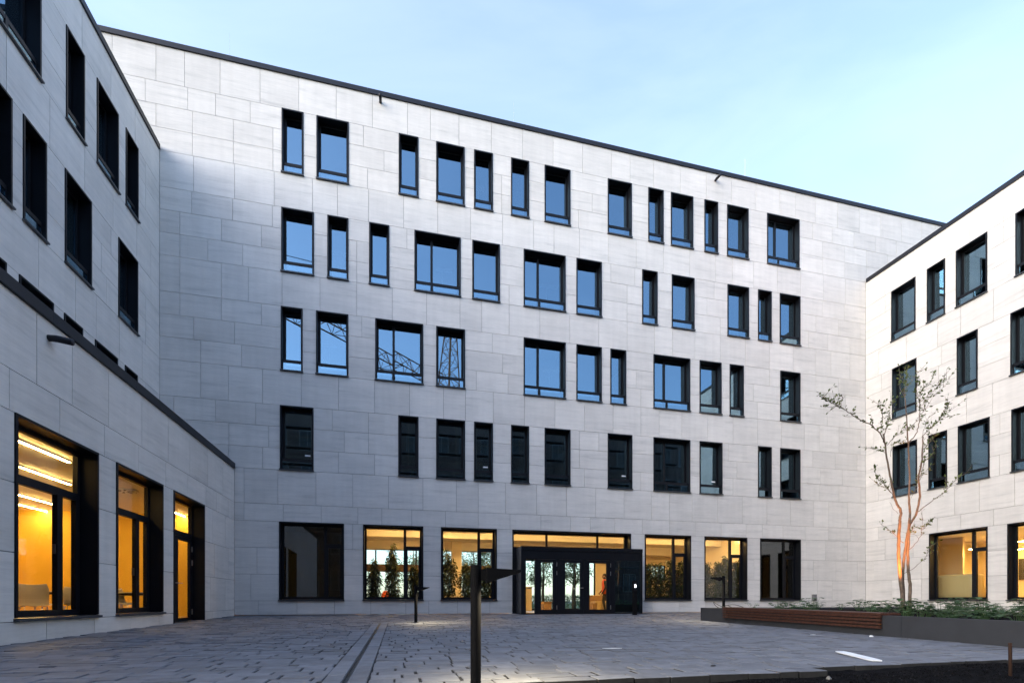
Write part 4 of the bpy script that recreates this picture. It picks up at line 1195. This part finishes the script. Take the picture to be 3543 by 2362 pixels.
def table(X, Y, rz, label, w_=1.6, d_=.8):
    t = thing('table', label, 'table', (X, Y, .001), rz, 'tables in the annex')
    m = MB(); m.box(-w_ / 2, w_ / 2, -d_ / 2, d_ / 2, .715, .74); obj('tabletop', m, M['table'], t)
    m = MB(); m.box(-w_ / 2 + .05, w_ / 2 - .05, -d_ / 2 + .05, d_ / 2 - .05, .665, .714); obj('apron', m, M['dark'], t)
    for sx in (-1, 1):
        for sy in (-1, 1):
            m = MB(); x = sx * (w_ / 2 - .06); y = sy * (d_ / 2 - .06); m.box(x - .025, x + .025, y - .025, y + .025, 0, .664); obj('leg', m, M['steel'], t)
table(*pt(120, 10.9), R(45), 'pale table behind the white chair at the large yellow window')
table(*pt(395, 12.6), R(14), 'pale table standing behind the smaller yellow window', 1.4)
table(*pt(475, 13.4), R(14), 'pale table close to the glazed annex door', 1.2)
# wall switch / door pull seen on the back wall is left to the window handles
for a, z0 in ((annex_w.px(182, .3), 1.35), (annex_w.px(457, .3), 1.1)):
    m = MB(); m.box(a - .012, a + .012, .26, .305, z0, z0 + .17); obj('window_handle', m, M['dark'], annexb)

# ================================================================== INSIDE THE LOBBY
g = 'downlights in the lobby'
for px in (1320, 1400, 1470, 1555, 1640, 1700, 1800, 1900, 2000, 2110, 2240, 2300, 2356, 2440, 2490, 2560):
    y = .85; u = main_w.px(px, y)
    t = thing('downlight', 'small glowing downlight under the lobby ceiling near the facade', 'ceiling light', group=g)
    in_wall(t, main_w, u, y, 3.474)
    m = MB(); m.tube([(0, 0, -.012), (0, 0, 0)], .085, 16); obj('trim', m, M['white'], t)
    m = MB(); m.tube([(0, 0, -.045), (0, 0, -.0125)], .05, 14); obj('bulb', m, M['spotglow'], t)
for px, y in ((1420, 4.0), (1680, 4.0), (1930, 3.6), (2120, 3.9), (2330, 4.0), (2470, 4.2)):
    u = main_w.px(px, y)
    t = thing('downlight', 'small glowing downlight under the lobby ceiling near the rear wall', 'ceiling light', group='downlights at the back of the lobby')
    in_wall(t, main_w, u, y, 3.474)
    m = MB(); m.tube([(0, 0, -.012), (0, 0, 0)], .085, 16); obj('trim', m, M['white'], t)
    m = MB(); m.tube([(0, 0, -.03), (0, 0, -.0125)], .05, 14); obj('bulb', m, M['spotglow'], t)
# potted columns of narrow leaves
def pot_plant(seed, h):
    r = random.Random(seed); lv = MB(); st = MB(); pot = MB()
    pot.loft([[(math.cos(k * .7854 + .39) * q * 1.3, math.sin(k * .7854 + .39) * q, z) for k in range(8)] for q, z in ((.16, 0), (.19, .40), (.20, .42), (.17, .42), (.165, .36))])
    for k in range(6):
        a = r.uniform(0, 6.28); q = r.uniform(.02, .09); top = h * r.uniform(.75, 1.08)
        P = [Vector((math.cos(a) * q, math.sin(a) * q, .36)), Vector((math.cos(a) * q * 2 + r.uniform(-.05, .05), math.sin(a) * q * 2, h * .55)), Vector((math.cos(a) * q * 1.6 + r.uniform(-.06, .06), math.sin(a) * q, top))]
        st.tube(P, [.010, .008, .003], 5)
        for j in range(330):
            t = r.uniform(.02, 1.0) ** .9; p = P[0].lerp(P[1], t * 2) if t < .5 else P[1].lerp(P[2], t * 2 - 1)
            env = (.21 if t < .75 else .21 * (1.05 - t) / .3) * r.uniform(.2, 1.0)
            aa = r.uniform(0, 6.28); o = Vector((math.cos(aa) * env, math.sin(aa) * env, r.uniform(-.06, .1))); c = p + o
            d = (Vector((math.cos(aa), math.sin(aa), 0)) * r.uniform(.4, 1) + Vector((r.gauss(0, .3), r.gauss(0, .3), r.uniform(-1.1, .35)))).normalized()
            sd = d.cross(Vector((r.gauss(0, .5), r.gauss(0, .5), 1)))
            if sd.length < .05: continue
            sd.normalize(); L_ = r.uniform(.10, .19); w_ = L_ * .16; b = len(lv.v); lv.tone = r.random()
            dn = Vector((0, 0, -L_ * .15))
            lv.v += [tuple(c), tuple(c + d * L_ * .45 + sd * w_), tuple(c + d * L_ + dn), tuple(c + d * L_ * .45 - sd * w_)]; lv._f(b, b + 1, b + 2, b + 3)
    return pot.mesh('pot', M['dark']), st.mesh('stem', M['bark']), lv.mesh('foliage', M['ileaf'])
pv = [pot_plant(40 + k, hh) for k, hh in enumerate((2.2, 2.55, 2.2))]
pr = random.Random(2)
PLW = [(1294, 1.0, 0, 'third'), (1358, 1.05, 1, ''), (1434, .92, 0, ''), (1551, 1.0, 1, ''), (1615, .97, 0, ''), (1682, .95, 0, ''),
       (2243, .92, 2, ''), (2279, .93, 2, ''), (2319, 1.0, 2, ''), (2358, .98, 2, ''), (2444, .95, 2, ''), (2482, .98, 2, ''), (2515, 1.08, 2, ''), (2546, 1.0, 2, '')]
for i, (px, s_, vi, _) in enumerate(PLW):
    y = .85 + pr.uniform(-.08, .08); u = main_w.px(px, y)
    wl = 'in the lit window beside the slot drain lamp' if i < 3 else ('in the lit window left of the entrance vestibule' if i < 6 else ('in the lit window between entrance and planter lamp' if i < 10 else 'in the lit window behind the planter lamp'))
    wl = wl.replace('left of the entrance', 'next to the')
    t = thing('potted_plant', 'tall leafy potted plant ' + wl, 'plant', group='potted plants in the lobby windows')
    in_wall(t, main_w, u, y, .0, pr.uniform(0, 6.28)); t.scale = (s_ * pr.uniform(.85, 1.1), s_ * pr.uniform(.85, 1.1), s_)
    for nme, me in zip(('pot', 'stem', 'foliage'), pv[vi]): link(nme, me, t)
# furniture under film, cartons, counter
def film_box(mb, w_, d_, h_, seed):
    r = random.Random(seed); n = 28; rings = []
    for z, sp in ((.0, 1.10), (.25, 1.05), (.6, 1.015), (.93, 1.0), (1.0, .97)):
        ring = []
        for k in range(n):
            a = 2 * math.pi * k / n; c, s_ = math.cos(a), math.sin(a); q = 1 / max(abs(c), abs(s_))
            f_ = sp + (1 - z) * .05 * math.sin(k * 2.7 + seed) + r.uniform(-.008, .008)
            ring.append((c * q * w_ / 2 * f_, s_ * q * d_ / 2 * f_, z * h_))
        rings.append(ring)
    mb.loft(rings); return mb
t = thing('covered_sofa', 'brown sofa wrapped in clear plastic film behind the entrance doors', 'sofa'); in_wall(t, main_w, main_w.px(2078, 2.6), 2.6, 0)
m = MB(); m.slab(-.55, .5, -.4, .4, .05, .44, .04); obj('seat', m, M['carton'], t)
m = MB(); m.slab(-.55, .5, .25, .42, .441, .78, .03); obj('backrest', m, M['carton'], t)
m = MB(); film_box(m, 1.0, .86, .50, 3); o = obj('plastic_wrap', m, M['film'], t, True); o.location = (.1, 0, 0)
for px, y, w_, h_, lb in ((1888, 4.2, .42, .36, 'closed cardboard carton on the lobby floor beside the rear glazing'), (1935, 4.6, .36, .30, 'low open cardboard carton among tools on the lobby floor')):
    t = thing('carton', lb, 'box'); in_wall(t, main_w, main_w.px(px, y), y, 0, .2)
    m = MB(); m.box(-w_ / 2, w_ / 2, -.2, .2, 0, h_); obj('body', m, M['carton'], t)
    for s_ in (-1, 1):
        m = MB(); m.hexa([(-w_ / 2, s_ * .2 - .003, h_), (w_ / 2, s_ * .2 - .003, h_), (w_ / 2, s_ * .2 + .003, h_), (-w_ / 2, s_ * .2 + .003, h_)], [(-w_ / 2, s_ * .26 - .003, h_ + .12), (w_ / 2, s_ * .26 - .003, h_ + .12), (w_ / 2, s_ * .26 + .003, h_ + .12), (-w_ / 2, s_ * .26 + .003, h_ + .12)]); obj('flap', m, M['carton'], t)
t = thing('reception_counter', 'pale reception counter with a black screen in the lobby', 'counter'); in_wall(t, main_w, main_w.px(1822, 2.4), 2.4, 0)
m = MB(); m.box(-.12, .16, -.3, .5, .05, 1.12); obj('body', m, M['cream'], t)
m = MB(); m.box(-.16, .2, -.34, .54, 1.121, 1.15); obj('top', m, M['table'], t)
m = MB(); m.box(-.10, -.06, -.1, .3, 1.16, 2.0); obj('screen', m, M['dark'], t)
t = thing('orange_stand_in', 'bright orange cloth hanging low between two lobby plants', 'cloth'); in_wall(t, main_w, main_w.px(1336, 1.9), 1.9, 0)  # cloth and stand made up in place of a blurred orange figure
m = MB(); m.tube([(0, 0, 0), (0, 0, .95)], .015, 8); m.tube([(-.14, 0, .9), (.14, 0, .9)], .012, 6); obj('stand', m, M['steel'], t)
m = MB(); m.loft([[(math.cos(k * .5236) * a, math.sin(k * .5236) * b, z) for k in range(12)] for a, b, z in ((.20, .10, .42), (.19, .09, .6), (.18, .08, .8), (.10, .05, .93))]); obj('cloth', m, M['vest'], t, True)

# person in the lobby
def person(X, Y, rz):
    t = thing('person', 'person in orange safety vest and dark trousers walking through the lobby', 'person', (X, Y, 0), rz)
    V = [(0, 0, .96), (0, .0, 1.12), (0, -.01, 1.30), (0, -.01, 1.45), (0, .0, 1.54), (0, .03, 1.62), (0, .035, 1.72),
         (-.10, 0, .90), (-.11, .06, .50), (-.11, -.02, .09), (-.11, .10, .035), (.10, 0, .90), (.11, -.10, .50), (.10, -.24, .12), (.10, -.13, .05),
         (-.19, -.01, 1.42), (-.25, -.05, 1.13), (-.25, .08, .90), (-.25, .14, .82), (.19, -.01, 1.42), (.25, .03, 1.14), (.24, .19, .96), (.23, .25, .90)]
    E = [(0, 1), (1, 2), (2, 3), (3, 4), (4, 5), (5, 6), (0, 7), (7, 8), (8, 9), (9, 10), (0, 11), (11, 12), (12, 13), (13, 14), (3, 15), (15, 16), (16, 17), (17, 18), (3, 19), (19, 20), (20, 21), (21, 22)]
    rad = [.14, .135, .15, .13, .058, .085, .085, .10, .072, .05, .04, .10, .072, .05, .04, .065, .05, .038, .035, .065, .05, .038, .035]
    me = bpy.data.meshes.new('body'); me.from_pydata(V, E, []); me.materials.append(M['trousers'])
    o = link('body', me, t)
    md = o.modifiers.new('skin', 'SKIN'); md.use_smooth_shade = True
    for i, sv in enumerate(me.skin_vertices[0].data):
        sv.radius = (rad[i], rad[i] * (.72 if i < 4 else 1)); sv.use_root = (i == 0)
    o.modifiers.new('subd', 'SUBSURF').render_levels = 2
    m = MB(); m.loft([[(math.cos(k * .3927) * a, math.sin(k * .3927) * b - .005, z) for k in range(16)] for a, b, z in ((.20, .155, .84), (.195, .15, 1.0), (.20, .15, 1.15), (.225, .155, 1.30), (.225, .14, 1.42), (.16, .11, 1.49), (.075, .08, 1.525))]); obj('vest', m, M['vest'], t, True)
    def ball(c, rx, ry, rz_, n=12):
        mm = MB(); mm.loft([[(c[0] + math.cos(2 * math.pi * k / n) * rx * math.sin(a), c[1] + math.sin(2 * math.pi * k / n) * ry * math.sin(a), c[2] - math.cos(a) * rz_) for k in range(n)] for a in [.15 + (math.pi - .3) * j / 9 for j in range(10)]]); return mm
    h = ball((0, .035, 1.655), .080, .100, .122)
    h.hexa([(-.014, .13, 1.63), (.014, .13, 1.63), (.01, .155, 1.63), (-.01, .155, 1.63)], [(-.008, .128, 1.68), (.008, .128, 1.68), (.006, .138, 1.68), (-.006, .138, 1.68)])
    for s_ in (-1, 1): h.hexa([(s_ * .08 - .008, .02, 1.62), (s_ * .08 + .008, .02, 1.62), (s_ * .08 + .008, .05, 1.62), (s_ * .08 - .008, .05, 1.62)], [(s_ * .082 - .008, .015, 1.68), (s_ * .082 + .008, .015, 1.68), (s_ * .082 + .008, .05, 1.68), (s_ * .082 - .008, .05, 1.68)])
    obj('head', h, M['skin'], t, True)
    obj('hair', ball((0, .012, 1.70), .088, .100, .092), M['hair'], t, True)
    for s_, p in ((-1, (-.25, .145, .80)), (1, (.23, .265, .885))):
        hm = MB(); c = Vector(p)
        for f_ in range(4): hm.tube([c + Vector((s_ * .0, -.024 + .016 * f_, .03)), c + Vector((s_ * .004, -.024 + .016 * f_, -.045)), c + Vector((-s_ * .015, -.02 + .016 * f_, -.085 + .008 * abs(f_ - 1.5)))], [.011, .009, .006], 6)
        hm.tube([c + Vector((0, .02, .03)), c + Vector((-s_ * .02, .05, -.01)), c + Vector((-s_ * .02, .055, -.045))], [.012, .010, .007], 6)
        obj('hand', hm, M['skin'], t, True)
    return t
X, Y = pt(2093, 22.6); person(X, Y, R(75))

# ================================================================== INSIDE THE RIGHT WING
g = 'strip lights in the room behind the planted bed'
strip_light(right_w, xr + .15, right_w.px(3440, 3.6), 3.7, 2.88, 'glowing strip light hung in the room with the draped cabinet', g, 'strip_r', .59)
strip_light(right_w, xr + .15, xr + 3.4, 5.9, 2.88, 'glowing strip light hung before the dark cabinet panels', g, 'strip_r', .59)
strip_light(right_w, right_w.px(3505, 3.0), right_w.px(3700, 3.0), 3.0, 2.95, 'glowing strip light behind the window cut off by the frame edge', g, 'strip_r', .52)
t = thing('draped_cabinet', 'tall cabinet draped in yellowish plastic film behind the ground-floor window', 'cabinet'); in_wall(t, right_w, right_w.px(3297, 1.5), 1.5, 0)
m = MB(); m.box(-.95, .85, -.2, .22, .55, 1.60); obj('cabinet', m, M['cream'], t)
m = MB(); film_box(m, 1.95, .58, 1.10, 5); o = obj('film', m, M['film'], t, True); o.location = (0, 0, .54)
for k in range(5):
    m = MB(); m.box(-1.0 + .05 * (k % 2), .7 + .06 * (k % 3), -.3, .3, .05 + .09 * k, .11 + .09 * k); obj('stacked_board', m, M['dark'], t)

# ================================================================== BEHIND THE BUILDING (seen through the lobby)
def far_tree(name, X, Y, h, seed, label, nl=2200, mat='fleaf'):
    r = random.Random(seed); t = thing(name, label, 'tree', (X, Y, -.03), r.uniform(0, 6), 'trees behind the lobby glazing')
    tk = MB(); lv = MB(); tk.tube([(0, 0, 0), (.03, .02, h * .25), (-.02, 0, h * .5), (.05, .03, h * .9)], [.13, .10, .07, .02], 8)
    for k in range(16):
        z0 = h * r.uniform(.28, .75); a = r.uniform(0, 6.28); ln = h * r.uniform(.22, .42) * (1.15 - z0 / h * .6)
        d = Vector((math.cos(a), math.sin(a), r.uniform(.25, .9))).normalized(); P = [Vector((0, 0, z0)), Vector((0, 0, z0)) + d * ln * .5 + Vector((0, 0, .05)), Vector((0, 0, z0)) + d * ln + Vector((0, 0, -.05))]
        tk.tube(P, [.035, .022, .008], 5)
        for j in range(nl // 16):
            q = P[1].lerp(P[2], r.uniform(-.5, 1.1)); c = q + Vector((r.gauss(0, .28), r.gauss(0, .28), r.gauss(0, .22)))
            d2 = Vector((r.gauss(0, 1), r.gauss(0, 1), r.gauss(0, .6))).normalized(); sd = d2.orthogonal().normalized(); L_ = r.uniform(.08, .15); b = len(lv.v); lv.tone = r.random()
            lv.v += [tuple(c), tuple(c + d2 * L_ * .5 + sd * L_ * .3), tuple(c + d2 * L_), tuple(c + d2 * L_ * .5 - sd * L_ * .3)]; lv._f(b, b + 1, b + 2, b + 3)
    obj('trunk', tk, M['bark'], t, True); obj('crown', lv, M[mat], t)
for i, (px, Y, h, lb) in enumerate(((1432, 33, 4.6, 'bushy green tree seen through the lobby window by the lamp'), (1640, 35, 5.2, 'green tree seen through the window next to the vestibule'), (1708, 31, 4.8, 'slender green tree close behind the rear glazing'), (1880, 33, 4.4, 'leafy tree seen through the narrow entrance door'), (1985, 31.5, 4.0, 'branching tree seen through the wide entrance door'), (2240, 34, 5.0, 'green tree seen through the small rear window'), (2355, 33, 4.2, 'green tree seen through the tall rear window'))):
    far_tree('broadleaf_tree', (px - CX) / F * Y, Y, h, 60 + i, lb)
r = random.Random(3); m = MB()
for k in range(9000):
    u = r.uniform(-8, 12); c = Vector(uvp(u, -17 + r.gauss(0, .35), r.uniform(0, .95))); d2 = Vector((r.gauss(0, 1), r.gauss(0, 1), r.gauss(0, 1))).normalized(); sd = d2.orthogonal().normalized(); L_ = .14; b = len(m.v); m.tone = r.random()
    m.v += [tuple(c), tuple(c + d2 * L_ * .5 + sd * L_ * .3), tuple(c + d2 * L_), tuple(c + d2 * L_ * .5 - sd * L_ * .3)]; m._f(b, b + 1, b + 2, b + 3)
obj('hedge', m, M['fleaf'], label='clipped green hedge on the lawn behind the lobby glazing', cat='hedge')

# ================================================================== ACROSS THE STREET (seen mirrored in the window panes)
OV = 33.5
ob = thing('opposite_block', 'dark brick block with scaffolding, mirrored in the lower facade windows', 'building', (*from_uv(0, OV), 0), main_w.rz)
OH = 20.6
m = MB(); m.box(-18, 48, -14, -.25, -.5, OH); obj('wall', m, M['brick'], ob)
m = MB(); m.box(-18.2, 48.2, -14.2, 0.1, OH, OH + .35); obj('roof', m, M['coping'], ob)
wm = MB(); wm.box(-.7, .7, -.26, -.18, 0, 1.9); fm = MB()
for q in ((-.78, -.70, 0, 1.9), (.70, .78, 0, 1.9), (-.78, .78, 1.9, 1.98), (-.78, .78, -.1, 0), (-.03, .03, 0, 1.9)): fm.box(q[0], q[1], -.25, -.12, q[2], q[3])
wme = wm.mesh('pane', M['dark']); fme = fm.mesh('window', M['meter'])
for k in range(23):
    for j in range(5):
        o = link('window', fme, ob); o.location = (-16 + 2.7 * k, 0, 1.6 + 3.7 * j); link('pane', wme, o)
sf_ = thing('scaffolding', 'steel scaffolding with plank decks in front of the dark brick block', 'scaffold', (*from_uv(0, OV - 1.3), 0), main_w.rz)
for k in range(20):
    m = MB()
    for y in (0, -.9): m.tube([(-17.5 + k * 2.4, y, -.4), (-17.5 + k * 2.4, y, OH + .4 + (k % 3) * .4)], .03, 6)
    obj('standard', m, M['bark'], sf_)
for j in range(10):
    m = MB(); m.box(-17.6, 28.2, -.9, 0, .2 + 2.0 * j, .25 + 2.0 * j); obj('deck', m, M['dark'], sf_)
    m = MB(); m.tube([(-17.6, .04, 1.2 + 2.0 * j), (28.2, .04, 1.2 + 2.0 * j)], .025, 6); obj('guard_rail', m, M['bark'], sf_)
# tower crane
nrm_ = (MD[1], -MD[0])
def mir(X, Y):
    k = X * nrm_[0] + (Y - D0) * nrm_[1]; return X - 2 * k * nrm_[0], Y - 2 * k * nrm_[1]
cb_ = Vector((*mir(-7.85, 60.1), 0)); ct = Vector((*mir(-18.0, 45.0), 0))
jd = (ct - cb_).normalized()
crane = thing('tower_crane', 'orange lattice tower crane mirrored in the third-row windows', 'crane', cb_, math.atan2(jd.y, jd.x))
def lattice(mb, a, b, w0, w1, n, r_=.07, tri=False):
    a = Vector(a); b = Vector(b); d = (b - a).normalized(); s1 = Vector((0, 1, 0)); s2 = d.cross(s1).normalized()
    corners = [(-1, -1), (1, -1), (1, 1), (-1, 1)] if not tri else [(-1, -1), (1, -1), (0, 1)]
    prev = None
    for i in range(n + 1):
        t = i / n; c = a.lerp(b, t); w_ = (w0 + (w1 - w0) * t) / 2
        ring = [c + s1 * (w_ * p) + s2 * (w_ * q) for p, q in corners]
        if prev:
            for k in range(len(ring)):
                k2 = (k + 1) % len(ring)
                mb.tube([prev[k], ring[k]], r_, 5); mb.tube([prev[k], ring[k2]] if i % 2 else [prev[k2], ring[k]], r_ * .55, 4)
                mb.tube([ring[k], ring[k2]], r_ * .5, 4)
        prev = ring
CZ = 27.0
m = MB(); lattice(m, (0, 0, -.6), (0, 0, CZ - .6), 2.0, 2.0, 14, .09); obj('mast', m, M['crane'], crane)
m = MB(); lattice(m, (0, 0, CZ - .6), (-.6, 0, CZ + 11), 2.0, .5, 7, .08); obj('tower_head', m, M['crane'], crane)
m = MB(); lattice(m, (1.0, 0, CZ + .3), (46, 0, CZ + .3), 1.7, 1.3, 26, .07, True); obj('jib', m, M['crane'], crane)
m = MB(); lattice(m, (-1.0, 0, CZ), (-14, 0, CZ), 1.5, 1.5, 7, .07); obj('counter_jib', m, M['crane'], crane)
m = MB(); m.box(-14, -10.5, -.8, .8, CZ - 2.2, CZ - .8); obj('counterweight', m, M['concrete'], crane)
m = MB(); m.box(.9, 2.3, 1.1, 2.5, CZ - 2.6, CZ - .5); obj('cabin', m, M['white'], crane)
m = MB(); m.tube([(-.6, 0, CZ + 11), (28, 0, CZ + 1.2)], .035, 4); m.tube([(-.6, 0, CZ + 11), (14, 0, CZ + 1.2)], .035, 4); m.tube([(-.6, 0, CZ + 11), (-12, 0, CZ + .8)], .035, 4); obj('tie_rod', m, M['steel'], crane)

# ================================================================== FLOOR LAMPS IN THE UPPER OFFICES
fl = None
ordn = {1: 'third', 2: 'fourth', 3: 'fifth'}
for r, px, hx, lb in ((2, 1180, -.25, 'white floor lamp behind the narrow fourth-storey window, second along the row'), (1, 1140, -.2, 'white floor lamp in the third-storey room mirrored over by the crane jib'),
                      (3, 1655, -.2, 'white floor lamp behind a narrow fifth-storey window beneath the roof'), (2, 1890, .3, 'white floor lamp behind the wide fourth-storey window above the entrance'),
                      (2, 1530, .2, 'white floor lamp behind the widest fourth-storey window'), (1, 1900, .2, 'white floor lamp behind the wide third-storey window above the entrance')):
    t = thing('floor_lamp', lb, 'lamp', group='white floor lamps in the upper offices')
    z0 = ROWS[r][0] - .10; in_wall(t, main_w, main_w.px(px, .75), .75, z0)
    m = MB(); m.tube([(0, 0, 0), (0, 0, .02)], .16, 16); obj('base', m, M['white'], t)
    m = MB(); m.box(-.02, .02, -.02, .02, .02, 1.55); obj('pole', m, M['white'], t)
    m = MB(); m.box(min(hx, -.05) - .2, max(hx, .05) + .2, -.09, .09, 1.551, 1.59); obj('lamp_head', m, M['white'], t)
